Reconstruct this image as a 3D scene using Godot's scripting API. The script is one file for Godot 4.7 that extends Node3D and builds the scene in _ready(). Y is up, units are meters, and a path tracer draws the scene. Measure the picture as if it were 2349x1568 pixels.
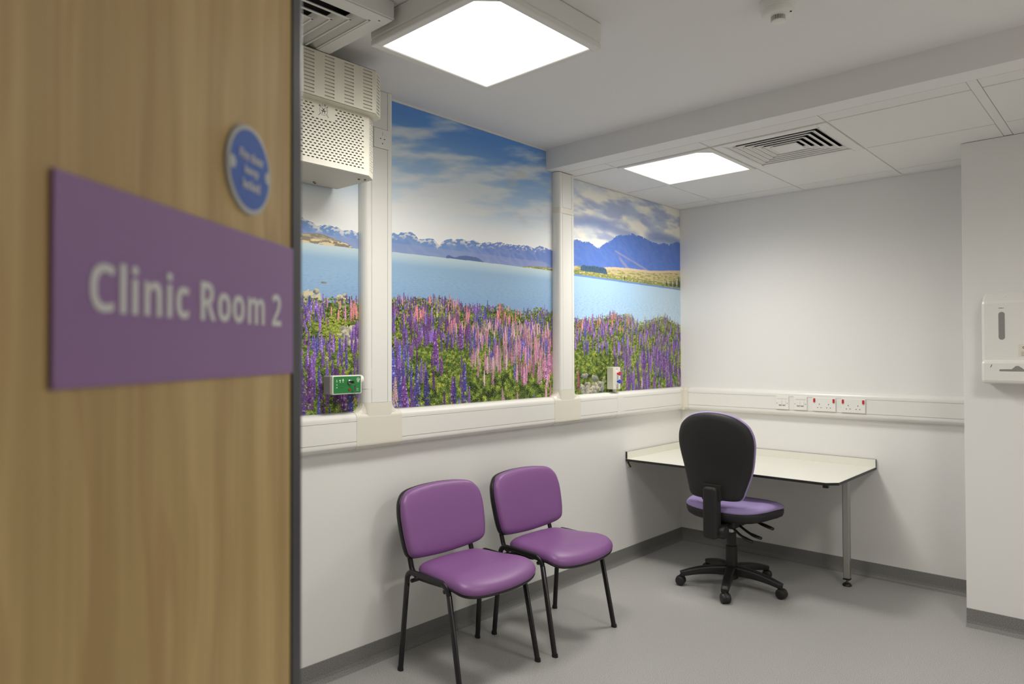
extends Node3D
# A small clinic room seen past its open door: mural wall on x = 0, back wall on z = 0, metres, y up.

var rng := RandomNumberGenerator.new()
var used := {}
var M := {}

# ---------------------------------------------------------------- mesh helpers
func sto() -> SurfaceTool:
	var st := SurfaceTool.new()
	st.begin(Mesh.PRIMITIVE_TRIANGLES)
	st.set_smooth_group(-1)
	return st

func tri(st: SurfaceTool, a: Vector3, b: Vector3, c: Vector3) -> void:
	# given counter-clockwise seen from outside; Godot fronts run clockwise
	st.add_vertex(a)
	st.add_vertex(c)
	st.add_vertex(b)

func quad(st: SurfaceTool, a: Vector3, b: Vector3, c: Vector3, d: Vector3) -> void:
	tri(st, a, b, c)
	tri(st, a, c, d)

func face_out(st: SurfaceTool, pts: Array, centre: Vector3) -> void:
	var n: Vector3 = (pts[1] - pts[0]).cross(pts[2] - pts[0])
	var mid := Vector3.ZERO
	for q in pts:
		mid += q
	mid /= pts.size()
	var p := pts.duplicate()
	if n.dot(mid - centre) < 0.0:
		p.reverse()
	for i in range(1, p.size() - 1):
		tri(st, p[0], p[i], p[i + 1])

func box(st: SurfaceTool, c: Vector3, s: Vector3, b := 0.0, basis := Basis()) -> void:
	var h := s * 0.5
	b = minf(b, minf(h.x, minf(h.y, h.z)) * 0.98)
	var P := func(axis: int, sg: Vector3) -> Vector3:
		var v := h - Vector3(b, b, b)
		v[axis] = h[axis]
		return c + basis * (v * sg)
	for axis in 3:
		var o1 := (axis + 1) % 3
		var o2 := (axis + 2) % 3
		for s0 in [-1.0, 1.0]:
			var f := []
			for q in [[-1, -1], [1, -1], [1, 1], [-1, 1]]:
				var sg := Vector3.ONE
				sg[axis] = s0
				sg[o1] = q[0]
				sg[o2] = q[1]
				f.append(P.call(axis, sg))
			face_out(st, f, c)
		if b > 0.0:
			for s1 in [-1.0, 1.0]:
				for s2 in [-1.0, 1.0]:
					var e := []
					for q in [[o1, -1.0], [o1, 1.0], [o2, 1.0], [o2, -1.0]]:
						var sg := Vector3.ONE
						sg[o1] = s1
						sg[o2] = s2
						sg[axis] = q[1]
						e.append(P.call(q[0], sg))
					face_out(st, e, c)
	if b > 0.0:
		for i in 8:
			var sg := Vector3(1.0 if i & 1 else -1.0, 1.0 if i & 2 else -1.0, 1.0 if i & 4 else -1.0)
			face_out(st, [P.call(0, sg), P.call(1, sg), P.call(2, sg)], c)

func bxx(st: SurfaceTool, x0: float, x1: float, y0: float, y1: float, z0: float, z1: float, b := 0.0) -> void:
	box(st, Vector3((x0 + x1) / 2, (y0 + y1) / 2, (z0 + z1) / 2), Vector3(absf(x1 - x0), absf(y1 - y0), absf(z1 - z0)), b)

func ccw(poly: PackedVector2Array) -> PackedVector2Array:
	if Geometry2D.is_polygon_clockwise(poly):
		poly = poly.duplicate()
		poly.reverse()
	return poly

func inset(poly: PackedVector2Array, d: float) -> PackedVector2Array:
	var out := PackedVector2Array()
	var n := poly.size()
	for i in n:
		var e0 := (poly[i] - poly[(i + n - 1) % n]).normalized()
		var e1 := (poly[(i + 1) % n] - poly[i]).normalized()
		var n0 := Vector2(-e0.y, e0.x)
		var n1 := Vector2(-e1.y, e1.x)
		var m := n0 + n1
		var k := m.length_squared()
		out.append(poly[i] + (m * (2.0 / k) * d if k > 0.2 else n0 * d))
	return out

func cap(st: SurfaceTool, poly: PackedVector2Array, z: float, xf: Transform3D, up: bool) -> void:
	var ix := Geometry2D.triangulate_polygon(poly)
	for i in range(0, ix.size(), 3):
		var a := poly[ix[i]]
		var b := poly[ix[i + 1]]
		var c := poly[ix[i + 2]]
		if ((b - a).cross(c - a) > 0.0) != up:
			var t := b
			b = c
			c = t
		tri(st, xf * Vector3(a.x, a.y, z), xf * Vector3(b.x, b.y, z), xf * Vector3(c.x, c.y, z))

func prism(st: SurfaceTool, poly_in: PackedVector2Array, z0: float, z1: float, xf := Transform3D(), bevel := 0.0, smooth := false) -> void:
	# polygon in the XY plane of xf, extruded along its Z; the far end may be rounded over
	var poly := ccw(poly_in)
	var rings := [[poly, z0]]
	if bevel > 0.0:
		for k in 4:
			var a := k / 3.0 * PI / 2
			rings.append([inset(poly, bevel * (1.0 - cos(a))), z1 - bevel + bevel * sin(a)])
	else:
		rings.append([poly, z1])
	st.set_smooth_group(-1)
	cap(st, rings[0][0], z0, xf, false)
	cap(st, rings[-1][0], z1, xf, true)
	st.set_smooth_group(1 if smooth else -1)
	var n := poly.size()
	for r in rings.size() - 1:
		var A: PackedVector2Array = rings[r][0]
		var B: PackedVector2Array = rings[r + 1][0]
		var za: float = rings[r][1]
		var zb: float = rings[r + 1][1]
		for i in n:
			var j := (i + 1) % n
			quad(st, xf * Vector3(A[i].x, A[i].y, za), xf * Vector3(A[j].x, A[j].y, za), xf * Vector3(B[j].x, B[j].y, zb), xf * Vector3(B[i].x, B[i].y, zb))
	st.set_smooth_group(-1)

func lathe(st: SurfaceTool, prof: Array, seg: int, xf := Transform3D(), smooth := true) -> void:
	# prof: Vector2(radius, height) from bottom to top
	var group := 10
	for i in prof.size() - 1:
		if i > 0 and absf((prof[i + 1] - prof[i]).angle_to(prof[i] - prof[i - 1])) > 0.6:
			group += 1
		st.set_smooth_group(group if smooth else -1)
		for j in seg:
			var a0 := TAU * j / seg
			var a1 := TAU * (j + 1) / seg
			var p: Vector2 = prof[i]
			var q: Vector2 = prof[i + 1]
			var A := xf * Vector3(cos(a0) * p.x, p.y, sin(a0) * p.x)
			var B := xf * Vector3(cos(a1) * p.x, p.y, sin(a1) * p.x)
			var C := xf * Vector3(cos(a1) * q.x, q.y, sin(a1) * q.x)
			var D := xf * Vector3(cos(a0) * q.x, q.y, sin(a0) * q.x)
			if q.x > 1e-6:
				tri(st, A, D, C)
			if p.x > 1e-6:
				tri(st, A, C, B)
	st.set_smooth_group(-1)

func loft(st: SurfaceTool, rings: Array, caps := true, smooth := true) -> void:
	# rings run counter-clockwise when the loft comes towards the viewer
	st.set_smooth_group(3 if smooth else -1)
	for r in rings.size() - 1:
		var A: PackedVector3Array = rings[r]
		var B: PackedVector3Array = rings[r + 1]
		for i in A.size():
			var j := (i + 1) % A.size()
			quad(st, A[i], A[j], B[j], B[i])
	if caps:
		for e in 2:
			var R: PackedVector3Array = rings[0] if e == 0 else rings[-1]
			var c := Vector3.ZERO
			for v in R:
				c += v
			c /= R.size()
			if smooth and e == 1:
				st.set_smooth_group(3)
			else:
				st.set_smooth_group(-1)
			for i in R.size():
				var j := (i + 1) % R.size()
				if e == 0:
					tri(st, c, R[j], R[i])
				else:
					tri(st, c, R[i], R[j])
	st.set_smooth_group(-1)

func sweep(st: SurfaceTool, path: Array, sec_in: PackedVector2Array, up := Vector3.UP, sizes: Array = [], smooth := true) -> void:
	var sec := ccw(sec_in)
	var rings := []
	for i in path.size():
		var t: Vector3 = (path[mini(i + 1, path.size() - 1)] - path[maxi(i - 1, 0)]).normalized()
		var e2 := (up - t * up.dot(t)).normalized()
		var e1 := e2.cross(t)
		var k: Vector2 = sizes[i] if sizes.size() else Vector2.ONE
		var R := PackedVector3Array()
		for s in sec:
			R.append(path[i] + e1 * s.x * k.x + e2 * s.y * k.y)
		rings.append(R)
	loft(st, rings, true, smooth)

func ellipse(a: float, b: float, n := 12) -> PackedVector2Array:
	var o := PackedVector2Array()
	for i in n:
		o.append(Vector2(cos(TAU * i / n) * a, sin(TAU * i / n) * b))
	return o

func rrect(w: float, h: float, r: float, n := 5, c := Vector2.ZERO) -> PackedVector2Array:
	var o := PackedVector2Array()
	for q in 4:
		var s := Vector2(1 if q == 0 or q == 3 else -1, 1 if q < 2 else -1)
		for i in n + 1:
			var a := (q + i / float(n)) * PI / 2
			o.append(c + Vector2(s.x * (w / 2 - r), s.y * (h / 2 - r)) + Vector2(cos(a), sin(a)) * r)
	return o

func smooth_loop(pts: Array, n := 6) -> PackedVector2Array:
	# closed Catmull-Rom curve through the points
	var o := PackedVector2Array()
	var k := pts.size()
	for i in k:
		var a: Vector2 = pts[(i + k - 1) % k]
		var b: Vector2 = pts[i]
		var c: Vector2 = pts[(i + 1) % k]
		var d: Vector2 = pts[(i + 2) % k]
		for j in n:
			o.append(b.cubic_interpolate(c, a, d, j / float(n)))
	return o

func smooth_path(pts: Array, n := 5) -> Array:
	var o := []
	for i in pts.size() - 1:
		var a: Vector3 = pts[maxi(i - 1, 0)]
		var b: Vector3 = pts[i]
		var c: Vector3 = pts[i + 1]
		var d: Vector3 = pts[mini(i + 2, pts.size() - 1)]
		for j in n:
			o.append(b.cubic_interpolate(c, a, d, j / float(n)))
	o.append(pts[-1])
	return o

func cushion(st: SurfaceTool, outline_in: PackedVector2Array, prof: Array, xf: Transform3D, warp = null) -> void:
	# prof: [share of the outline kept, height along Z] from the bottom ring to the last ring
	var outline := ccw(outline_in)
	var c := Vector2.ZERO
	for v in outline:
		c += v
	c /= outline.size()
	var rings := []
	for q in prof:
		var R := PackedVector3Array()
		for v in outline:
			var w: Vector2 = c + (v - c) * q[0]
			var p := Vector3(w.x, w.y, q[1])
			if warp != null:
				p = warp.call(p)
			R.append(xf * p)
		rings.append(R)
	loft(st, rings)

func mesh_of(st: SurfaceTool) -> ArrayMesh:
	st.generate_normals()
	st.index()
	return st.commit()

# ---------------------------------------------------------------- scene helpers
func numbered(called: String) -> String:
	var n: int = used.get(called, -1) + 1
	used[called] = n
	return called if n == 0 else "%s_%03d" % [called, n]

func tag(o: Node, label: String, category: String, group := "", kind := "") -> void:
	o.set_meta("label", label)
	if category:
		o.set_meta("category", category)
	if group:
		o.set_meta("group", group)
	if kind:
		o.set_meta("kind", kind)

func thing(called: String, label: String, category: String, at := Vector3.ZERO, turn := 0.0, group := "") -> Node3D:
	var o := Node3D.new()
	o.name = numbered(called)
	add_child(o)
	o.position = at
	o.rotation.y = turn
	tag(o, label, category, group)
	return o

func obj(called: String, st: SurfaceTool, m: Material, parent: Node = self) -> MeshInstance3D:
	return inst(called, mesh_of(st), m, parent)

func inst(called: String, mesh: Mesh, m: Material, parent: Node = self) -> MeshInstance3D:
	var o := MeshInstance3D.new()
	o.name = numbered(called) if parent == self else called
	o.mesh = mesh
	o.material_override = m
	parent.add_child(o, true)
	return o

func struct(called: String, st: SurfaceTool, m: Material, label: String, category: String) -> MeshInstance3D:
	var o := obj(called, st, m)
	tag(o, label, category, "", "structure")
	return o

func mat(c: Color, rough := 0.6, metal := 0.0, spec := 0.5) -> StandardMaterial3D:
	var m := StandardMaterial3D.new()
	m.albedo_color = c
	m.roughness = rough
	m.metallic = metal
	m.metallic_specular = spec
	return m

func rgb(r: float, g: float, b: float) -> Color:
	return Color(r / 255.0, g / 255.0, b / 255.0)

func noise_tex(seed_: int, freq: float, ramp: Array, size := 512, octaves := 3, kind := FastNoiseLite.TYPE_SIMPLEX_SMOOTH) -> NoiseTexture2D:
	var n := FastNoiseLite.new()
	n.seed = seed_
	n.noise_type = kind
	n.frequency = freq
	n.fractal_octaves = octaves
	var t := NoiseTexture2D.new()
	t.width = size
	t.height = size
	t.seamless = true
	t.noise = n
	if ramp.size():
		var g := Gradient.new()
		var offs := PackedFloat32Array()
		var cols := PackedColorArray()
		for q in ramp:
			offs.append(q[0])
			cols.append(q[1])
		g.offsets = offs
		g.colors = cols
		t.color_ramp = g
	return t

func tri_map(m: StandardMaterial3D, scale: float, world := true) -> StandardMaterial3D:
	m.uv1_triplanar = true
	m.uv1_world_triplanar = world
	m.uv1_scale = Vector3(scale, scale, scale)
	return m

func bump(m: StandardMaterial3D, t: Texture2D, cm: float) -> StandardMaterial3D:
	m.heightmap_enabled = true
	m.heightmap_texture = t
	m.heightmap_scale = cm
	return m

func lettering(text: String, bold := true, called_font := "Droid Sans") -> TextMesh:
	var f := SystemFont.new()
	f.font_names = PackedStringArray([called_font])
	f.font_weight = 700 if bold else 400
	var t := TextMesh.new()
	t.font = f
	t.text = text
	t.font_size = 48
	t.pixel_size = 0.01
	t.depth = 0.02
	t.curve_step = 1.0
	return t

func put_text(called: String, text: String, m: Material, parent: Node, xf: Transform3D, width: float, height: float, deep := 0.0006, bold := true) -> MeshInstance3D:
	# fits the letters' box into width x height, centred on xf, facing its Z
	var t := lettering(text, bold)
	var box_ := t.get_aabb()
	var o := inst(called, t, m, parent)
	var s := Vector3(width / box_.size.x, height / box_.size.y, deep / 0.02)
	var c := box_.get_center()
	o.transform = xf * Transform3D(Basis.from_scale(s), Vector3(-c.x * s.x, -c.y * s.y, deep / 2))
	return o

# frames whose Z points out of the wall: X along the wall to the right as seen, Y up
func on_mural(y: float, z: float, x := 0.0) -> Transform3D:
	return Transform3D(Basis(Vector3(0, 0, -1), Vector3.UP, Vector3(1, 0, 0)), Vector3(x, y, z))

func on_back(x: float, y: float, z := 0.0) -> Transform3D:
	return Transform3D(Basis(), Vector3(x, y, z))

func down_at(x: float, y: float, z: float) -> Transform3D:
	return Transform3D(Basis(Vector3(1, 0, 0), Vector3(0, 0, 1), Vector3(0, -1, 0)), Vector3(x, y, z))

func up_at(x: float, y: float, z: float) -> Transform3D:
	return Transform3D(Basis(Vector3(1, 0, 0), Vector3(0, 0, -1), Vector3(0, 1, 0)), Vector3(x, y, z))

# ---------------------------------------------------------------- measurements
const CEIL := 2.649      # plaster ceiling
const GRID := 2.525      # suspended ceiling and underside of the beam
const BEAM := 1.60       # front of the beam
const PIER_X := 1.9375
const PIER_Z := 0.51
const RIGHT := 3.45
const FRONT := 5.06
const LAMP := Color(1.0, 0.985, 0.955)
const LAMP_ENERGY := 3.2

func _ready() -> void:
	rng.seed = 7
	look()
	materials()
	room()
	suspended_ceiling()
	lamp(Vector3(0.885, 2.555, 2.992), true, "square surface-mounted ceiling light in front of the air vent box, nearest the door")
	lamp(Vector3(0.643, 2.521, 1.062), false, "square ceiling light set in the tiled ceiling beside the square vent")
	lamp(Vector3(2.85, 2.555, 2.25), true, "square surface-mounted ceiling light over the right half of the room, out of view")
	mural()
	trunking()
	door()
	ceiling_fittings()
	air_cleaner()
	wall_fittings()
	desk()
	visitor_chair(Vector3(0.357, 0, 2.58), "purple vinyl visitor chair nearer the door, in front of the other one", 0.0)
	visitor_chair(Vector3(0.387, 0, 2.005), "purple vinyl visitor chair between the nearer chair and the desk", 0.0)
	office_chair()
	towel_dispenser()

func look() -> void:
	var cam := Camera3D.new()
	cam.name = "camera"
	add_child(cam)
	var yaw := 0.746692
	var pitch := 0.01455
	var roll := -0.003047
	var f := Vector3(-sin(yaw) * cos(pitch), sin(pitch), -cos(yaw) * cos(pitch))
	var r := Vector3(cos(yaw), 0, -sin(yaw))
	var u := r.cross(f)
	var r2 := r * cos(roll) + u * sin(roll)
	var u2 := u * cos(roll) - r * sin(roll)
	cam.transform = Transform3D(Basis(r2, u2, -f), Vector3(2.6782, 1.4330, 4.7978))
	var a := CameraAttributesPhysical.new()
	a.frustum_focal_length = 24.42
	a.frustum_focus_distance = 3.3
	a.exposure_aperture = 3.4
	cam.attributes = a
	cam.fov = 52.336
	cam.near = 0.05
	cam.far = 60.0
	cam.current = true
	var e := Environment.new()
	e.background_mode = Environment.BG_COLOR
	e.background_color = Color(0, 0, 0)
	e.tonemap_mode = Environment.TONE_MAPPER_LINEAR
	e.tonemap_exposure = 1.0
	e.sdfgi_enabled = true
	e.ssao_enabled = true
	e.ssil_enabled = true
	var w := WorldEnvironment.new()
	w.name = "environment"
	w.environment = e
	add_child(w)

func lamp(at: Vector3, surface: bool, label: String) -> void:
	# at: middle of the lower face; the corner towards +x +z of the diffuser is cut off
	var t := thing("ceiling_light", label, "ceiling light", at, 0.0, "square ceiling lights")
	var xf := down_at(0, 0, 0)
	var half := 0.30 if surface else 0.2965
	var lit := 0.272
	var st := sto()
	var top := CEIL - at.y - 0.001 if surface else 0.06
	if surface:
		bxx(st, -half, half, 0.022, top, -half, half, 0.003)
		bxx(st, -half + 0.004, half - 0.004, 0.016, 0.03, -half + 0.004, half - 0.004)
		obj("housing", st, M.fitting, t)
	else:
		bxx(st, -half + 0.01, half - 0.01, 0.012, top, -half + 0.01, half - 0.01)
		obj("housing", st, M.fitting, t)
	st = sto()
	for s in [-1.0, 1.0]:
		bxx(st, s * (lit - 0.004), s * half, -0.004, 0.018, -half, half, 0.003)
		bxx(st, -lit + 0.002, lit - 0.002, -0.004, 0.018, s * (lit - 0.004), s * half, 0.003)
	prism(st, PackedVector2Array([Vector2(lit + 0.001, lit + 0.001), Vector2(lit - 0.062, lit + 0.001), Vector2(lit + 0.001, lit - 0.062)]), -0.018, 0.004, xf)
	obj("frame", st, M.fitting, t)
	var p := PackedVector2Array()
	var q := rrect(lit * 2 - 0.004, lit * 2 - 0.004, 0.016, 5)
	for v in q:
		if v.x + v.y < 2 * lit - 0.062:
			p.append(v)
		elif p.size() == 0 or p[-1].x + p[-1].y < 2 * lit - 0.06201:
			p.append(Vector2(lit - 0.002, lit - 0.062))
			p.append(Vector2(lit - 0.062, lit - 0.002))
	st = sto()
	prism(st, p, -0.006, 0.0005, xf)
	obj("diffuser", st, M.glow, t)
	# a low-glare panel: most of its light goes down, little along the ceiling
	var l := SpotLight3D.new()
	l.name = "panel_light"
	l.spot_angle = 87.0
	l.spot_angle_attenuation = 1.0
	l.spot_range = 12.0
	l.spot_attenuation = 2.0
	l.light_size = 0.25
	l.light_color = LAMP
	l.light_energy = LAMP_ENERGY
	l.shadow_enabled = true
	t.add_child(l)
	l.position = Vector3(0, -0.012, 0)
	l.rotation_degrees = Vector3(-90, 0, 0)

func materials() -> void:
	var fine := noise_tex(3, 0.12, [], 512, 2)
	var grain := noise_tex(5, 0.35, [], 512, 2)
	M.wall = bump(tri_map(mat(rgb(239, 238, 235), 0.72), 3.0), fine, 0.012)
	M.ceiling = bump(tri_map(mat(rgb(240, 239, 237), 0.85), 2.0), fine, 0.010)
	M.tile = mat(rgb(241, 240, 237), 0.9)
	M.tile.albedo_texture = noise_tex(9, 0.3, [[0.0, rgb(240, 240, 238)], [0.35, rgb(252, 252, 251)], [1.0, Color.WHITE]], 512, 2)
	tri_map(M.tile, 2.5)
	M.grid = mat(rgb(238, 238, 235), 0.5)
	M.fitting = mat(rgb(236, 235, 230), 0.5)
	M.glow = mat(rgb(250, 250, 246), 0.5)
	M.glow.emission_enabled = true
	M.glow.emission = Color(1.0, 0.99, 0.965)
	M.glow.emission_energy_multiplier = 2.2
	M.plastic = mat(rgb(237, 236, 230), 0.32)
	M.fit_plastic = mat(rgb(232, 228, 214), 0.25)
	M.white = mat(rgb(240, 239, 233), 0.3)
	M.cream = mat(rgb(232, 228, 212), 0.42)
	M.cream_dark = mat(rgb(206, 201, 186), 0.5)
	M.inside = mat(rgb(34, 32, 28), 0.8)
	M.duct = mat(rgb(30, 29, 27), 0.85)
	M.black = mat(rgb(26, 26, 27), 0.45)
	M.black_tube = mat(rgb(23, 23, 24), 0.38)
	M.black_soft = bump(tri_map(mat(rgb(30, 30, 30), 0.6), 20.0, false), grain, 0.01)
	M.chrome = mat(rgb(190, 190, 190), 0.25, 1.0)
	M.alu = mat(rgb(176, 175, 171), 0.35, 0.85)
	M.steel = mat(rgb(120, 118, 112), 0.35, 1.0)
	M.vinyl = bump(tri_map(mat(rgb(134, 88, 145), 0.42), 8.0, false), grain, 0.010)
	M.fabric = bump(tri_map(mat(rgb(162, 143, 194), 0.75), 14.0, false), grain, 0.02)
	M.fabric.rim_enabled = true
	M.fabric.rim = 0.4
	M.fabric.rim_tint = 0.7
	M.laminate = mat(rgb(238, 237, 226), 0.35)
	M.floor = mat(Color.WHITE, 0.42)
	M.floor.albedo_texture = noise_tex(21, 0.15, [[0.0, rgb(112, 111, 110)], [0.36, rgb(152, 151, 149)], [0.5, rgb(173, 172, 170)], [0.64, rgb(187, 186, 184)], [1.0, rgb(216, 215, 212)]], 1024, 3)
	tri_map(M.floor, 1.6)
	M.skirting = mat(Color.WHITE, 0.5)
	M.skirting.albedo_texture = noise_tex(22, 0.15, [[0.0, rgb(76, 75, 74)], [0.38, rgb(114, 113, 111)], [0.52, rgb(130, 129, 126)], [0.66, rgb(142, 141, 138)], [1.0, rgb(172, 170, 166)]], 1024, 3)
	tri_map(M.skirting, 1.6)
	M.weld = mat(rgb(172, 170, 165), 0.5)
	M.wood = mat(Color.WHITE, 0.45)
	M.wood.albedo_texture = wood_picture()
	M.wood.uv1_triplanar = true
	M.wood.uv1_scale = Vector3(1.05, 0.46, 1.05)
	M.edge_grey = mat(rgb(68, 68, 71), 0.45)
	M.purple_sign = mat(rgb(164, 126, 182), 0.5)
	M.white_print = mat(rgb(240, 240, 240), 0.5)
	M.blue_sign = mat(rgb(62, 108, 204), 0.45)
	M.rim_sign = mat(rgb(206, 208, 208), 0.4)
	M.hinge = mat(rgb(150, 150, 150), 0.3, 1.0)
	M.red = mat(rgb(196, 34, 30), 0.35)
	M.blue = mat(rgb(30, 62, 190), 0.35)
	M.green = mat(rgb(40, 128, 62), 0.4)
	M.print_dark = mat(rgb(48, 48, 56), 0.6)
	M.print_grey = mat(rgb(150, 150, 155), 0.6)
	M.grey_box = mat(rgb(170, 168, 162), 0.45)
	M.brass = mat(rgb(196, 160, 70), 0.3, 0.8)
	M.smoked = mat(rgb(146, 146, 142), 0.3)

func wood_picture() -> ImageTexture:
	# pale straight-grained veneer: long vertical streaks, a few darker cathedral lines, fine pores
	var w := 512
	var h := 1024
	var im := Image.create(w, h, false, Image.FORMAT_RGB8)
	var a := FastNoiseLite.new()
	a.seed = 31
	a.frequency = 0.01
	a.fractal_octaves = 4
	var b := FastNoiseLite.new()
	b.seed = 32
	b.frequency = 0.05
	b.fractal_octaves = 2
	var light := rgb(226, 196, 134)
	var dark := rgb(190, 156, 98)
	var red := rgb(184, 136, 86)
	for x in w:
		for y in h:
			var wob := b.get_noise_2d(x * 0.25, y * 0.10) * 9.0
			var v := a.get_noise_2d((x + wob) * 2.2, y * 0.05)
			var fine_ := b.get_noise_2d(x * 7.0, y * 0.12)
			var s := sin((x + wob * 2.4) * 0.12 + v * 5.0)
			var c := light.lerp(dark, clampf(0.42 + v * 0.75 + fine_ * 0.28, 0.0, 1.0))
			c = c.lerp(red, clampf((s - 0.72) * 1.3, 0.0, 0.3))
			im.set_pixel(x, y, c)
	return ImageTexture.create_from_image(im)

func room() -> void:
	var st := sto()
	bxx(st, -0.15, RIGHT + 0.15, -0.12, 0.0, -0.15, 6.75)
	struct("floor", st, M.floor, "speckled mid-grey vinyl safety floor of the clinic room", "floor")
	st = sto()
	bxx(st, -0.15, 0.0, 0.0, CEIL, -0.15, FRONT + 0.14)
	struct("wall_left", st, M.wall, "off-white painted wall that carries the lupin mural", "wall")
	st = sto()
	bxx(st, 0.0, PIER_X, 0.0, CEIL, -0.15, 0.0)
	struct("wall_back", st, M.wall, "plain off-white painted wall behind the desk", "wall")
	st = sto()
	bxx(st, PIER_X, RIGHT, 0.0, GRID - 0.003, -0.15, PIER_Z, 0.0012)
	struct("wall_pier", st, M.wall, "off-white boxed-out wall section that carries the towel dispenser", "wall")
	st = sto()
	bxx(st, RIGHT, RIGHT + 0.15, 0.0, CEIL, -0.15, FRONT + 0.14)
	struct("wall_right", st, M.wall, "off-white painted wall at the right of the room, out of view", "wall")
	st = sto()
	bxx(st, 0.0, 2.40, 0.0, CEIL, FRONT, FRONT + 0.14)
	bxx(st, 3.36, RIGHT, 0.0, CEIL, FRONT, FRONT + 0.14)
	bxx(st, 2.40, 3.36, 2.07, CEIL, FRONT, FRONT + 0.14)
	struct("wall_front", st, M.wall, "off-white wall with the doorway behind the viewer", "wall")
	st = sto()
	bxx(st, -0.15, RIGHT + 0.15, 0.0, CEIL, 6.6, 6.75)
	bxx(st, 1.6, 1.75, 0.0, CEIL, FRONT + 0.14, 6.6)
	bxx(st, RIGHT + 0.15, RIGHT + 0.3, 0.0, CEIL, FRONT + 0.14, 6.6)
	struct("wall_corridor", st, M.wall, "off-white corridor walls outside the doorway, behind the viewer", "wall")
	st = sto()
	bxx(st, -0.15, RIGHT + 0.3, CEIL, CEIL + 0.12, -0.15, 6.75)
	struct("ceiling", st, M.ceiling, "white plaster ceiling over the near part of the room", "ceiling")
	st = sto()
	bxx(st, 0.0, RIGHT, GRID, CEIL, 1.48, BEAM)
	struct("ceiling_beam", st, M.ceiling, "white boxed beam between the plaster ceiling and the tiled ceiling", "beam")
	# coved skirting: the floor vinyl turned up the wall
	var prof := PackedVector2Array([Vector2(0, 0), Vector2(0.024, 0), Vector2(0.024, 0.001), Vector2(0.014, 0.008), Vector2(0.008, 0.018), Vector2(0.005, 0.032), Vector2(0.004, 0.093), Vector2(0.001, 0.094), Vector2(0, 0.094)])
	var runs := [
		["baseboard_left", Vector3(0, 0, 0.001), Vector3(1, 0, 0), FRONT - 0.002, "dark speckled coved skirting along the mural wall"],
		["baseboard_back", Vector3(PIER_X - 0.001, 0, 0), Vector3(0, 0, 1), PIER_X - 0.002, "dark speckled coved skirting along the wall behind the desk"],
		["baseboard_pier", Vector3(RIGHT - 0.001, 0, PIER_Z), Vector3(0, 0, 1), RIGHT - PIER_X - 0.001, "dark speckled coved skirting along the boxed-out wall under the dispenser"],
		["baseboard_right", Vector3(RIGHT, 0, FRONT - 0.01), Vector3(-1, 0, 0), FRONT - PIER_Z - 0.04, "dark speckled coved skirting along the right wall, out of view"],
	]
	for r in runs:
		st = sto()
		var x: Vector3 = r[2]
		prism(st, prof, 0.0, r[3], Transform3D(Basis(x, Vector3.UP, x.cross(Vector3.UP)), r[1]))
		struct(r[0], st, M.skirting, r[4], "skirting")
	# the pale weld line where the skirting meets the floor
	st = sto()
	bxx(st, 0.022, 0.026, 0.0, 0.0012, 0.024, FRONT - 0.03)
	bxx(st, 0.022, PIER_X - 0.003, 0.0, 0.0012, 0.022, 0.026)
	bxx(st, PIER_X, RIGHT - 0.03, 0.0, 0.0012, PIER_Z + 0.022, PIER_Z + 0.026)
	struct("trim_1", st, M.weld, "thin pale weld line between skirting and floor", "trim")
	# plaster edge strips at the top of the mural wall
	st = sto()
	bxx(st, 0.0005, 0.006, CEIL - 0.010, CEIL - 0.0005, BEAM + 0.001, FRONT - 0.002)
	struct("trim_2", st, M.grid, "thin white edging where the mural meets the plaster ceiling", "trim")

func suspended_ceiling() -> void:
	var c := Node3D.new()
	c.name = "ceiling_suspended"
	add_child(c)
	tag(c, "white tiled suspended ceiling over the desk end of the room", "ceiling", "", "structure")
	var xs := [0.0, 0.343, 0.943, 1.543, 2.143, 2.743, RIGHT]
	var zs := [0.0, 0.162, 0.762, 1.362, 1.479]
	var g := 0.006
	for i in 6:
		for j in 4:
			if j == 2 and (i == 1 or i == 2):
				continue
			var x0: float = xs[i] + (0.016 if i == 0 else (0.020 if i == 4 else g))
			var x1: float = xs[i + 1] - (0.004 if i == 5 else (0.020 if i == 3 else g))
			var z0: float = zs[j] + (0.016 if j == 0 else g)
			var z1: float = zs[j + 1] - (0.001 if j == 3 else g)
			var st := sto()
			bxx(st, x0, x1, GRID - 0.001, GRID + 0.016, z0, z1, 0.002)
			obj("tile", st, M.tile, c)
	for i in range(1, 6):
		var w := 0.018 if i == 4 else 0.0045
		var st := sto()
		bxx(st, xs[i] - w, xs[i] + w, GRID + (0.0 if i == 4 else 0.003), GRID + 0.02, 0.018, 1.478)
		obj("grid_bar", st, M.grid, c)
	for j in range(1, 4):
		var st := sto()
		bxx(st, 0.018, RIGHT - 0.002, GRID + 0.004, GRID + 0.022, zs[j] - 0.0045, zs[j] + 0.0045)
		obj("grid_bar", st, M.grid, c)
	for e in 2:
		var st := sto()
		if e == 0:
			bxx(st, 0.002, 0.020, GRID - 0.003, GRID + 0.004, 0.002, 1.478)
			bxx(st, 0.0005, 0.004, GRID - 0.003, GRID + 0.02, 0.002, 1.478)
		else:
			bxx(st, 0.021, RIGHT - 0.002, GRID - 0.003, GRID + 0.004, 0.003, 0.020)
		obj("edge_angle", st, M.grid, c)

# ---------------------------------------------------------------- the mural print
const MW := 2048
const MH := 904
const MS := 602.35       # print pixels per metre of wall
const MZ := 3.4          # wall position of the print's left edge
const MY := 2.66         # height of the print's top edge

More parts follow.
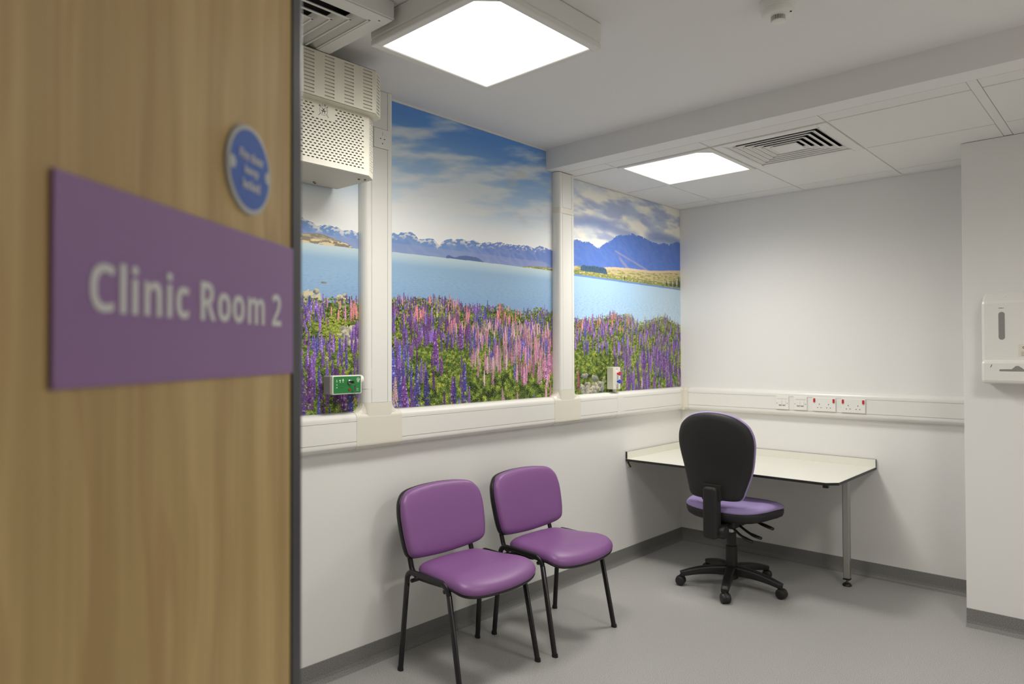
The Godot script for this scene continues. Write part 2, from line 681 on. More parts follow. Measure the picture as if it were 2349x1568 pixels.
func along(z: float, pts: Array) -> float:
	# height of a polyline given as (z, y) with z falling
	for i in pts.size() - 1:
		var a: Vector2 = pts[i]
		var b: Vector2 = pts[i + 1]
		if z <= a.x and z >= b.x:
			return lerpf(a.y, b.y, (a.x - z) / maxf(a.x - b.x, 1e-4))
	return pts[0].y if z > pts[0].x else pts[-1].y

func pv(flat: Array) -> Array:
	var o := []
	for i in range(0, flat.size(), 2):
		o.append(Vector2(flat[i], flat[i + 1]))
	return o

func ink(r: float, g: float, b: float) -> Color:
	return Color(r / 255.0, g / 255.0, b / 255.0)

func mural_picture() -> ImageTexture:
	var ridge := pv([3.4, 2.02, 3.242, 2.01, 3.226, 2.009, 3.186, 1.998, 3.156, 1.985, 3.11, 1.994, 3.09, 1.997, 3.07, 1.989, 3.058, 1.994, 3.034, 1.981, 2.993, 1.987, 2.942, 1.984, 2.80, 1.99, 2.732, 2.006, 2.712, 2.0, 2.698, 2.015, 2.677, 2.013, 2.638, 2.023, 2.606, 2.013, 2.588, 1.992, 2.548, 2.0, 2.495, 2.006, 2.473, 1.994, 2.45, 1.979, 2.419, 2.006, 2.371, 2.021, 2.347, 2.013, 2.331, 2.025, 2.282, 2.031, 2.257, 2.019, 2.207, 2.034, 2.164, 2.023, 2.076, 2.036, 2.05, 2.031, 2.009, 2.046, 1.958, 2.04, 1.872, 2.043, 1.774, 2.051, 1.714, 2.041, 1.662, 2.062, 1.609, 2.055, 1.545, 2.045,
		1.40, 2.12, 1.298, 2.143, 1.245, 2.137, 1.171, 2.14, 1.12, 2.126, 1.077, 2.11, 1.047, 2.124, 0.998, 2.15, 0.907, 2.186, 0.861, 2.218, 0.81, 2.232, 0.776, 2.228, 0.719, 2.241, 0.665, 2.261, 0.62, 2.25, 0.57, 2.256, 0.478, 2.242, 0.415, 2.232, 0.318, 2.223, 0.24, 2.241, 0.173, 2.236, 0.045, 2.272, 0.0, 2.265])
	var hill := pv([3.4, 1.94, 3.242, 1.943, 3.167, 1.953, 3.117, 1.952, 3.07, 1.94, 3.026, 1.928, 2.989, 1.922, 2.97, 1.91, 2.96, 1.80, 1.90, 1.80, 1.89, 1.918, 1.72, 1.938, 1.55, 1.942, 1.40, 1.965, 1.299, 1.978, 1.087, 1.981, 0.945, 2.002, 0.721, 2.013, 0.417, 2.02, 0.0, 2.057])
	var islet := pv([2.42, 1.80, 2.405, 1.926, 2.39, 1.936, 2.34, 1.928, 2.31, 1.938, 2.258, 1.945, 2.19, 1.944, 2.13, 1.926, 2.12, 1.80])
	var grove := pv([1.275, 1.8, 1.262, 1.975, 1.235, 1.990, 1.20, 1.986, 1.16, 1.988, 1.12, 1.994, 1.07, 1.990, 1.02, 1.992, 0.985, 1.984, 0.97, 1.96, 0.965, 1.8])
	var shore := pv([3.4, 1.905, 2.942, 1.909, 2.732, 1.915, 2.2, 1.922, 1.546, 1.926, 1.296, 1.924, 0.722, 1.921, 0.0, 1.916])
	var bank := pv([3.4, 1.64, 3.242, 1.645, 3.099, 1.655, 2.947, 1.655, 2.732, 1.672, 2.394, 1.69, 2.274, 1.655, 2.016, 1.672, 1.804, 1.645, 1.653, 1.68, 1.542, 1.645, 1.292, 1.62, 1.05, 1.64, 0.901, 1.675, 0.668, 1.65, 0.603, 1.615, 0.40, 1.65, 0.242, 1.68, 0.014, 1.62, 0.0, 1.62])
	var n := FastNoiseLite.new()
	n.seed = 11
	n.frequency = 1.0
	n.fractal_octaves = 5
	var n1 := FastNoiseLite.new()
	n1.seed = 12
	n1.frequency = 1.0
	n1.fractal_octaves = 2
	var im := Image.create(MW, MH, false, Image.FORMAT_RGB8)
	# sky, softly, at half size
	var sky := Image.create(MW / 2, MH / 2, false, Image.FORMAT_RGB8)
	for px in MW / 2:
		var z := MZ - px * 2.0 / MS
		var west := smoothstep(1.15, 1.75, z)       # 1 over the clear left, 0 over the cloudy right
		for py in MH / 2:
			var y := MY - py * 2.0 / MS
			if y < 1.90:
				break
			var t := clampf((y - 1.95) / 0.70, 0.0, 1.0)
			var c := ink(232, 236, 238).lerp(ink(166, 196, 226), smoothstep(0.15, 0.58, t)).lerp(ink(98, 146, 212), smoothstep(0.5, 0.95, t))
			var streak := n.get_noise_2d((z + (y - 2.2) * 0.9) * 1.5, (y - (3.0 - z) * 0.12) * 7.0)
			var puff := n.get_noise_2d(z * 3.2 + 9.0, y * 7.5 + 3.0)
			var lace := smoothstep(-0.25, 0.45, streak + 0.30 - absf(y - 2.28) * 1.6)
			var clear := c.lerp(ink(232, 232, 230), clampf(lace * 0.75, 0.0, 1.0))
			clear = clear.lerp(ink(238, 240, 240), 0.75 * smoothstep(0.40, 0.05, t))
			if z < 2.05:
				clear = clear.lerp(ink(205, 202, 198), 0.7 * smoothstep(-0.05, 0.4, puff - absf(y - 2.44) * 1.4) * smoothstep(2.05, 1.75, z))
			var shade := n.get_noise_2d(z * 1.7 + 31.0, y * 7.0 + 8.0)
			var cloudy := ink(236, 233, 224).lerp(ink(168, 178, 206), smoothstep(-0.12, 0.42, shade + 0.04 + 0.12 * smoothstep(0.16, 0.0, absf(y - 2.40))))
			cloudy = cloudy.lerp(ink(186, 200, 220), 0.5 * smoothstep(-0.1, 0.45, n.get_noise_2d(z * 2.2 + 77.0, y * 4.0)))
			cloudy = cloudy.lerp(ink(130, 146, 190), 0.75 * smoothstep(0.055, 0.01, absf(y - 2.262 - 0.02 * sin(z * 7.0))) * smoothstep(0.0, 0.12, absf(z - 0.55)))
			sky.set_pixel(px, py, cloudy.lerp(clear, west))
	sky.resize(MW, MH, Image.INTERPOLATE_BILINEAR)
	im.blit_rect(sky, Rect2i(0, 0, MW, MH), Vector2i.ZERO)
	# mountains, far shore, lake, earth of the near bank
	for px in MW:
		var z := MZ - px / MS
		var jag := n1.get_noise_1d(z * 34.0) * 0.004
		var top := along(z, ridge) + jag
		var hl := along(z, hill) + n1.get_noise_1d(z * 40.0 + 5.0) * 0.003
		var il := along(z, islet) + n1.get_noise_1d(z * 90.0) * 0.003
		var gr := along(z, grove) + n1.get_noise_1d(z * 120.0) * 0.004
		var sh := along(z, shore)
		var bk := along(z, bank)
		var p3 := smoothstep(1.55, 1.25, z)
		var blue := ink(116, 146, 196).lerp(ink(104, 128, 194), smoothstep(2.4, 2.0, z)).lerp(ink(92, 122, 196), p3)
		for py in range(int((MY - top) * MS), MH):
			var y := MY - py / MS
			var c: Color
			if y > sh:
				var d := top - y
				var f := n.get_noise_2d(z * 9.0, y * 16.0)
				var fold := absf(n1.get_noise_2d(z * 7.0 - y * 9.0, z * 3.0 + y * 6.0))
				c = blue.lerp(ink(158, 170, 204), clampf(0.34 - fold * 0.9, 0.0, 0.34) * (1.0 - 0.6 * p3) + 0.25 * smoothstep(0.0, 0.14, d) * (1.0 - p3))
				if z > 1.6:
					var snow := smoothstep(0.0, 0.14, n1.get_noise_2d(z * 24.0 + y * 18.0, y * 46.0) + (0.02 if z > 2.05 else -0.16)) * smoothstep(0.036, 0.010, d)
					c = c.lerp(ink(220, 217, 211), snow * 0.85)
				if z < 1.5 and d < 0.006 and n1.get_noise_2d(z * 40.0, y * 60.0) > 0.45:
					c = ink(210, 214, 226)
				if z > 1.6 and y < sh + 0.045:
					c = c.lerp(ink(158, 162, 192), 0.4)
				# sunlit slopes on the big mountain
				if z < 0.88 and z > 0.30:
					var crest := y - (2.118 - (0.86 - z) * 0.24)
					var lit := smoothstep(0.012, 0.0, absf(crest + 0.006)) * 0.55 + 0.40 * smoothstep(0.0, -0.02, crest) * smoothstep(-0.11, -0.03, crest) * smoothstep(0.66, 0.45, z) * smoothstep(-0.15, 0.25, f)
					var gully := y - (2.075 - (0.83 - z) * 0.62)
					lit = maxf(lit, 0.5 * smoothstep(0.022, 0.006, absf(gully)) * smoothstep(0.68, 0.72, z) * smoothstep(0.85, 0.81, z))
					c = c.lerp(ink(186, 164, 172), clampf(lit * smoothstep(0.30, 0.38, z), 0.0, 0.7))
				if y < hl:
					var k := n.get_noise_2d(z * 14.0, y * 60.0)
					if z > 2.5:
						c = ink(136, 128, 112).lerp(ink(176, 166, 140), smoothstep(0.0, 0.3, k))
						if y < sh + 0.022 and k > -0.05:
							c = ink(214, 196, 160)
					else:
						c = ink(196, 182, 140).lerp(ink(150, 150, 92), smoothstep(-0.1, 0.3, k))
						if y < sh + 0.028 and k > -0.25:
							c = ink(112, 126, 84).lerp(ink(158, 156, 84), smoothstep(-0.1, 0.2, k))
						if y > hl - 0.018 and z < 1.0:
							c = ink(206, 186, 160)
				if y < il or (y < gr and y > sh + 0.028):
					c = ink(92, 110, 158) if y < il else ink(76, 98, 130).lerp(ink(60, 84, 96), smoothstep(-0.2, 0.3, n1.get_noise_2d(z * 90.0, y * 40.0)))
				for tr in [[0.765, 0.030, 0.008], [0.205, 0.040, 0.012], [0.155, 0.034, 0.010], [0.135, 0.050, 0.011], [0.095, 0.055, 0.012], [0.075, 0.062, 0.013], [0.025, 0.085, 0.022], [0.0, 0.09, 0.02]]:
					var dz: float = absf(z - tr[0])
					if dz < tr[2] * (1.0 - (y - sh - 0.012) / tr[1]) and y > sh + 0.010:
						c = ink(66, 84, 82)
			else:
				var dd := sh - y
				var rip := n.get_noise_2d(z * 26.0, y * 150.0)
				var water := ink(190, 208, 214).lerp(ink(146, 176, 204), smoothstep(0.0, 0.07, dd))
				var water3 := ink(168, 200, 228).lerp(ink(190, 210, 224), smoothstep(0.9, 0.0, z))
				water = water.lerp(water3, p3)
				water = water.lerp(ink(126, 154, 194), smoothstep(0.10, 0.30, dd) * 0.6 * (1.0 - p3))
				c = water.lerp(ink(96, 136, 188), clampf(rip * 0.55 * smoothstep(0.02, 0.2, dd) + 0.02, 0.0, 0.5))
				if dd < 0.012 and z < 1.5:
					c = c.lerp(ink(88, 120, 180), 0.7)
				if y < bk:
					var e := n.get_noise_2d(z * 16.0, y * 16.0)
					var e2 := n1.get_noise_2d(z * 150.0, y * 150.0)
					c = ink(34, 44, 22).lerp(ink(92, 112, 48), smoothstep(-0.35, 0.45, e + e2 * 0.4))
					if e2 + e * 0.5 > 0.26:
						c = ink(150, 168, 72)
			im.set_pixel(px, py, c)
	im.convert(Image.FORMAT_RGBA8)
	plants(im, bank)
	im.convert(Image.FORMAT_RGB8)
	im.adjust_bcs(1.09, 0.98, 1.04)
	return ImageTexture.create_from_image(im)

func dab(im: Image, cx: float, cy: float, rx: float, ry: float, c: Color) -> void:
	for y in range(maxi(0, int(cy - ry)), mini(im.get_height(), int(cy + ry) + 1)):
		for x in range(maxi(0, int(cx - rx)), mini(im.get_width(), int(cx + rx) + 1)):
			var q := Vector2((x + 0.5 - cx) / rx, (y + 0.5 - cy) / ry)
			if q.length_squared() <= 1.0:
				im.set_pixel(x, y, c)

func spike_stamp(w: int, h: int, base: Color, deep: Color, pale: Color) -> Image:
	# one lupin raceme: whorls of small petals narrowing to the tip
	var im := Image.create(w, h, false, Image.FORMAT_RGBA8)
	var tone := rng.randf_range(0.72, 1.14)
	var step := maxf(w * 0.30, 2.0)
	var y := h - step * 0.6
	while y > 0.5:
		var t := 1.0 - y / h
		var half := w * 0.46 * (1.0 - pow(t, 2.2)) + 0.4
		var count := int(half / maxf(w * 0.10, 0.9)) + 2
		if t > 0.25 or rng.randf() < 0.7:
			dab(im, w / 2.0, y, half * 0.75, step * 0.45, deep * Color(tone, tone, tone, 1.0))
		for i in count:
			if t < 0.3 and rng.randf() < 0.35:
				continue
			var s := i / float(count - 1) * 2.0 - 1.0
			var x := w / 2.0 + s * half * 0.92 + rng.randf_range(-0.5, 0.5)
			var c := base.lerp(deep, rng.randf() * 0.8 * (0.75 - 0.35 * s))
			if rng.randf() < 0.16 + 0.10 * s:
				c = base.lerp(pale, rng.randf_range(0.4, 1.0))
			c = c * Color(tone, tone, tone, 1.0)
			c.a = 1.0
			dab(im, x, y + rng.randf_range(-0.3, 0.3) * step, w * 0.085 + 0.5, step * 0.30 + 0.4, c)
		y -= step * rng.randf_range(0.70, 1.0)
	return im

func leaf_stamp(size: int, c: Color) -> Image:
	# a palmate lupin leaf: narrow leaflets from one point
	var im := Image.create(size, size, false, Image.FORMAT_RGBA8)
	var k := rng.randi_range(6, 8)
	var turn := rng.randf() * TAU
	for i in k:
		var a := turn + TAU * i / k
		var d := Vector2(cos(a), sin(a) * 0.75)
		var cc := c.lerp(ink(206, 216, 120), rng.randf() * 0.3).lerp(ink(30, 42, 20), rng.randf() * 0.55)
		for s in 8:
			var t := s / 7.0
			var p := Vector2(size, size) / 2 + d * t * size * 0.47
			dab(im, p.x, p.y, size * 0.055 * sin(PI * (0.15 + 0.8 * t)) + 0.55, size * 0.05 * sin(PI * (0.15 + 0.8 * t)) + 0.55, cc)
	return im

func stone(im: Image, z: float, y: float, rx: float, ry: float, tone: float) -> void:
	var nn := FastNoiseLite.new()
	nn.seed = int(z * 991) + int(y * 773)
	nn.frequency = 0.06
	var cx := (MZ - z) * MS
	var cy := (MY - y) * MS
	for py in range(maxi(0, int(cy - ry * MS * 1.3)), mini(MH, int(cy + ry * MS * 1.3))):
		for px in range(maxi(0, int(cx - rx * MS * 1.3)), mini(MW, int(cx + rx * MS * 1.3))):
			var q := Vector2((px - cx) / (rx * MS), (py - cy) / (ry * MS))
			var e := nn.get_noise_2d(px, py)
			if q.length() < 1.0 + e * 0.45:
				var sun := clampf(0.5 - q.y * 0.55 + q.x * 0.25 + e * 0.8, 0.0, 1.0)
				im.set_pixel(px, py, ink(92, 98, 104).lerp(ink(206, 196, 166), sun * tone))

func plants(im: Image, bank: Array) -> void:
	# stones at the water's edge and among the flowers
	for s in [[3.20, 1.655, 0.075, 0.045, 0.95], [3.035, 1.655, 0.035, 0.035, 1.0], [3.16, 1.70, 0.018, 0.012, 0.9], [3.01, 1.69, 0.014, 0.010, 0.9], [3.12, 1.742, 0.016, 0.004, 0.6], [2.72, 1.675, 0.02, 0.02, 0.9], [2.64, 1.67, 0.04, 0.022, 0.9], [2.58, 1.68, 0.02, 0.028, 0.5], [2.42, 1.685, 0.03, 0.02, 1.0], [2.26, 1.668, 0.03, 0.008, 0.3], [1.99, 1.69, 0.022, 0.015, 0.3], [1.545, 1.665, 0.02, 0.02, 0.25],
		[0.74, 1.67, 0.05, 0.03, 0.6], [0.68, 1.655, 0.03, 0.02, 0.3], [1.25, 1.625, 0.07, 0.012, 0.7], [0.62, 1.61, 0.03, 0.03, 0.8], [2.99, 1.52, 0.03, 0.035, 1.0], [2.97, 1.47, 0.03, 0.02, 1.0], [3.09, 1.435, 0.03, 0.022, 1.0], [3.12, 1.405, 0.025, 0.012, 1.0], [1.72, 1.60, 0.05, 0.012, 0.9]]:
		stone(im, s[0], s[1], s[2], s[3], s[4])
	var greens := [ink(120, 148, 58), ink(154, 176, 70), ink(84, 110, 46), ink(184, 192, 78), ink(54, 76, 34)]
	var leaves := []
	for sz in [7, 11, 17, 25]:
		var row := []
		for g in greens:
			for k in 3:
				row.append(leaf_stamp(sz, g))
		leaves.append(row)
	var inks := {
		"purple": [ink(140, 102, 184), ink(84, 58, 124), ink(200, 174, 220)],
		"plum": [ink(130, 82, 152), ink(70, 44, 94), ink(198, 162, 198)],
		"violet": [ink(104, 98, 184), ink(64, 58, 128), ink(184, 178, 220)],
		"pink": [ink(210, 148, 178), ink(158, 100, 136), ink(232, 200, 208)],
		"blush": [ink(214, 178, 186), ink(164, 128, 140), ink(234, 218, 208)],
		"coral": [ink(218, 140, 146), ink(172, 96, 108), ink(234, 188, 178)],
		"cream": [ink(204, 194, 146), ink(150, 142, 96), ink(226, 220, 190)],
	}
	var patch := FastNoiseLite.new()
	patch.seed = 44
	patch.frequency = 1.0
	var sizes := [[4, 22], [6, 34], [8, 50], [11, 68], [20, 96]]
	var spikes := {}
	for k in inks:
		var per := []
		for s in sizes:
			var row := []
			for v in 9:
				row.append(spike_stamp(s[0], s[1] + rng.randi_range(-8, 10), inks[k][0], inks[k][1], inks[k][2]))
			per.append(row)
		spikes[k] = per
	var put := func(st: Image, x: float, y: float) -> void:
		im.blend_rect(st, Rect2i(Vector2i.ZERO, st.get_size()), Vector2i(int(x - st.get_width() / 2.0), int(y - st.get_height())))
	var py := int((MY - 1.74) * MS)
	while py < MH + 60:
		var y := MY - py / MS
		var t := clampf((1.70 - y) / 0.5, 0.0, 1.0)
		var ls := clampi(int(t * 3.6), 0, 3)
		var px := rng.randf_range(0, 8)
		while px < MW:
			var z := MZ - px / MS
			if y < along(z, bank) + 0.012:
				var row: Array = leaves[ls]
				var rocky := (z < 1.30 and z > 1.0 and y < 1.30 - 0.25 * absf(z - 1.17)) or Vector2(z - 2.98, y - 1.50).length() < 0.05
				var bush := Vector2((z - 3.07) / 0.09, (y - 1.53) / 0.06).length() < 1.0
				if rocky:
					if rng.randf() < 0.30:
						stone(im, z, y, rng.randf_range(0.014, 0.042), rng.randf_range(0.012, 0.028), rng.randf_range(0.55, 1.0))
				else:
					var dim := (z > 1.62 and z < 2.25 and y < 1.30) or (z > 2.45 and z < 2.68 and y < 1.33) or Vector2((z - 0.97) / 0.15, (y - 1.37) / 0.10).length() < 1.0
					if not dim or rng.randf() < 0.3:
						var pick := rng.randi_range(0, row.size() - 1)
						if bush:
							pick = rng.randi_range(9, 11)
						put.call(row[pick], px, py + rng.randf_range(-4, 4))
			px += rng.randf_range(3, 8) * (1.0 + t * 1.0)
		# flowers of this row
		px = rng.randf_range(0, 10)
		while px < MW:
			var z := MZ - px / MS
			var want := 0.36
			var kind := "purple"
			var r := clampf(0.5 + patch.get_noise_2d(z * 9.0, y * 12.0) * 1.1 + rng.randf_range(-0.3, 0.3), 0.0, 1.0)
			if z > 2.86:
				kind = "violet" if r < 0.25 else ("plum" if r < 0.4 else "purple")
				want = 0.25
				if y > 1.55 and y < 1.64 and z < 3.12 and r < 0.75:
					kind = "coral" if r < 0.4 else "pink"
				if Vector2((z - 3.07) / 0.10, (y - 1.51) / 0.07).length() < 1.0:
					want = 0.04
				if y < 1.34:
					want = 0.14
			elif z > 1.48:
				if z > 2.22:
					kind = "plum" if r < 0.42 else ("violet" if r < 0.56 else "purple")
					if y > 1.56 and r > 0.80:
						kind = "coral" if z > 2.5 else "cream"
					if z < 2.40 and y > 1.50 and r > 0.45:
						kind = "pink" if r > 0.7 else "coral"
					if y < 1.45 and z < 2.62:
						want = 0.05
					if y < 1.40 and z >= 2.62:
						kind = "violet" if r < 0.6 else "purple"
						want = 0.26
				else:
					kind = "blush" if r < 0.45 else ("pink" if r < 0.75 else "violet")
					if y > 1.56:
						kind = "purple" if r < 0.6 else "violet"
						if z < 2.03 and z > 1.82 and r > 0.3:
							kind = "coral"
						want = 0.26
						if z < 1.80:
							want = 0.2
					if z < 1.85 and y < 1.5:
						kind = "pink" if r < 0.6 else ("coral" if r < 0.72 else "violet")
					if z < 2.0 and z > 1.82 and y < 1.36:
						want = 0.15
					if y < 1.30 and z > 1.86:
						want = 0.03
					if y < 1.24:
						want = 0.04
			else:
				kind = "purple" if r < 0.62 else ("plum" if r < 0.85 else "violet")
				if y > 1.55 and z > 0.7 and r > 0.66:
					kind = "coral"
				if z > 0.75 and y < 1.52:
					want = 0.12
				if z > 0.9 and y < 1.40:
					want = 0.0
				if z <= 0.75:
					want = 0.24
			if z > 1.45 and y > 1.42:
				want *= 1.35
			want *= 0.55 + 1.1 * smoothstep(-0.3, 0.4, patch.get_noise_2d(z * 5.0 + 50.0, y * 6.0))
			if y < along(z, bank) + 0.0 and rng.randf() < want:
				var lv := clampi(int(t * 3.7 + rng.randf_range(-0.4, 0.5)), 0, 3)
				var st: Image = spikes[kind][lv][rng.randi_range(0, 8)]
				put.call(st, px, py)
			elif y < along(z, bank) and z < 0.75 and rng.randf() < 0.22:
				var lean := rng.randf_range(-0.05, 0.4)
				var straw := ink(196, 186, 140) if rng.randf() < 0.6 else ink(146, 158, 78)
				for k in rng.randi_range(20, 55):
					dab(im, px + lean * k, py - k, 0.75, 0.9, straw)
			px += rng.randf_range(4, 11) * (1.0 + t * 0.6)
		py += int(5 + 7 * t)
	# the largest spikes stand along the lower edge
	for s in [[2.70, 1.17, "violet", 1.35], [2.675, 1.165, "plum", 1.2], [2.595, 1.165, "violet", 1.5], [2.535, 1.165, "violet", 1.2], [2.36, 1.17, "plum", 1.0], [2.345, 1.165, "violet", 0.95], [2.275, 1.17, "violet", 1.5], [2.475, 1.37, "plum", 1.35], [2.30, 1.44, "plum", 1.0], [2.745, 1.25, "violet", 1.4], [2.73, 1.17, "blush", 1.0], [3.19, 1.18, "plum", 1.5], [3.225, 1.17, "purple", 1.3], [2.98, 1.165, "violet", 1.2], [3.02, 1.17, "plum", 1.4], [3.05, 1.20, "plum", 1.2], [1.62, 1.27, "pink", 1.2], [1.58, 1.30, "pink", 1.3], [1.66, 1.24, "blush", 1.0], [0.20, 1.18, "purple", 1.3], [0.24, 1.28, "plum", 1.3], [0.55, 1.17, "blush", 0.6], [0.40, 1.17, "pink", 0.6], [0.52, 1.30, "purple", 1.2], [1.29, 1.19, "coral", 0.9]]:
		var st: Image = spikes[s[2]][4][rng.randi_range(0, 8)].duplicate()
		st.resize(maxi(4, int(st.get_width() * minf(1.25, s[3]))), int(st.get_height() * s[3] * 0.9), Image.INTERPOLATE_BILINEAR)
		put.call(st, (MZ - s[0]) * MS, (MY - s[1]) * MS)

func print_panel(outline: PackedVector2Array, label: String, m: Material) -> void:
	# outline in (z, y); a thin sheet on the wall with the print laid on by wall position
	var t := 0.0022
	var st := sto()
	var ix := Geometry2D.triangulate_polygon(outline)
	for i in range(0, ix.size(), 3):
		var p := [outline[ix[i]], outline[ix[i + 1]], outline[ix[i + 2]]]
		if (p[1] - p[0]).cross(p[2] - p[0]) > 0.0:
			p.reverse()
		for k in [0, 2, 1]:
			st.set_uv(Vector2((MZ - p[k].x) * MS / MW, (MY - p[k].y) * MS / MH))
			st.add_vertex(Vector3(t, p[k].y, p[k].x))
	for i in outline.size():
		var a := outline[i]
		var b := outline[(i + 1) % outline.size()]
		var v := [Vector3(0, a.y, a.x), Vector3(t, a.y, a.x), Vector3(t, b.y, b.x), Vector3(0, b.y, b.x)]
		for k in [0, 1, 2, 0, 2, 3]:
			st.set_uv(Vector2((MZ - v[k].z) * MS / MW, (MY - v[k].y) * MS / MH))
			st.add_vertex(v[k])
	var o := obj("wall_mural", st, m)
	tag(o, label, "mural", "printed lake and lupin mural panels")

func mural() -> void:
	M.print = mat(Color.WHITE, 0.55, 0.0, 0.35)
	M.print.albedo_texture = mural_picture()
	M.print.texture_repeat = false
	print_panel(PackedVector2Array([Vector2(3.39, 1.166), Vector2(2.941, 1.166), Vector2(2.941, CEIL - 0.011), Vector2(3.39, CEIL - 0.011)]), "narrow strip of lake and lupin mural beside the door edge, under the cream air cleaner", M.print)
	print_panel(PackedVector2Array([Vector2(2.771, 1.166), Vector2(1.544, 1.166), Vector2(1.544, GRID - 0.001), Vector2(BEAM + 0.001, GRID - 0.001), Vector2(BEAM + 0.001, CEIL - 0.011), Vector2(2.771, CEIL - 0.011)]), "widest lake and lupin mural panel, between the two upright trunkings", M.print)
	print_panel(PackedVector2Array([Vector2(1.374, 1.166), Vector2(0.001, 1.166), Vector2(0.001, GRID - 0.004), Vector2(1.374, GRID - 0.004)]), "lake and lupin mural panel with the big blue mountain, next to the room corner", M.print)

# ---------------------------------------------------------------- cable trunking
func trunk_profile(grow := 0.0) -> PackedVector2Array:
	var w := 0.084 + grow
	var d := 0.05 + grow
	var o := PackedVector2Array([Vector2(-w, 0), Vector2(w, 0), Vector2(w, 0.012)])
	for i in 7:
		var a := i / 6.0 * PI / 2
		o.append(Vector2(w - 0.026 + 0.026 * cos(a), d - 0.034 + 0.034 * sin(a)))
	if grow == 0.0:
		o.append_array(PackedVector2Array([Vector2(0.046, d), Vector2(0.046, d - 0.004), Vector2(-0.046, d - 0.004), Vector2(-0.046, d)]))
	for i in 7:
		var a := PI / 2 + i / 6.0 * PI / 2
		o.append(Vector2(-w + 0.026 + 0.026 * cos(a), d - 0.034 + 0.034 * sin(a)))
	o.append(Vector2(-w, 0.012))
	return o

func trunk_run(parent: Node, xf: Transform3D, length: float, lids: Array = []) -> void:
	var st := sto()
	prism(st, trunk_profile(), 0.0, length, xf)
	obj("body", st, M.plastic, parent)
	if lids.is_empty():
		lids = [[0.0005, length - 0.0005]]
	for l in lids:
		st = sto()
		prism(st, rrect(0.0880, 0.0040, 0.0008, 2, Vector2(0, 0.0480)), l[0], l[1], xf)
		obj("lid", st, M.plastic, parent)

func tee_outline() -> PackedVector2Array:
	var o := PackedVector2Array([Vector2(-0.127, -0.0855), Vector2(0.127, -0.0855), Vector2(0.127, 0.0855)])
	for i in 7:
		var a := -PI / 2 - i / 6.0 * PI / 2
		o.append(Vector2(0.1225, 0.1215) + Vector2(cos(a), sin(a)) * 0.036)
	o.append(Vector2(0.0865, 0.124))
	o.append(Vector2(-0.0865, 0.124))
	for i in 7:
		var a := -i / 6.0 * PI / 2
		o.append(Vector2(-0.1225, 0.1215) + Vector2(cos(a), sin(a)) * 0.036)
	o.append(Vector2(-0.127, 0.0855))
	return o

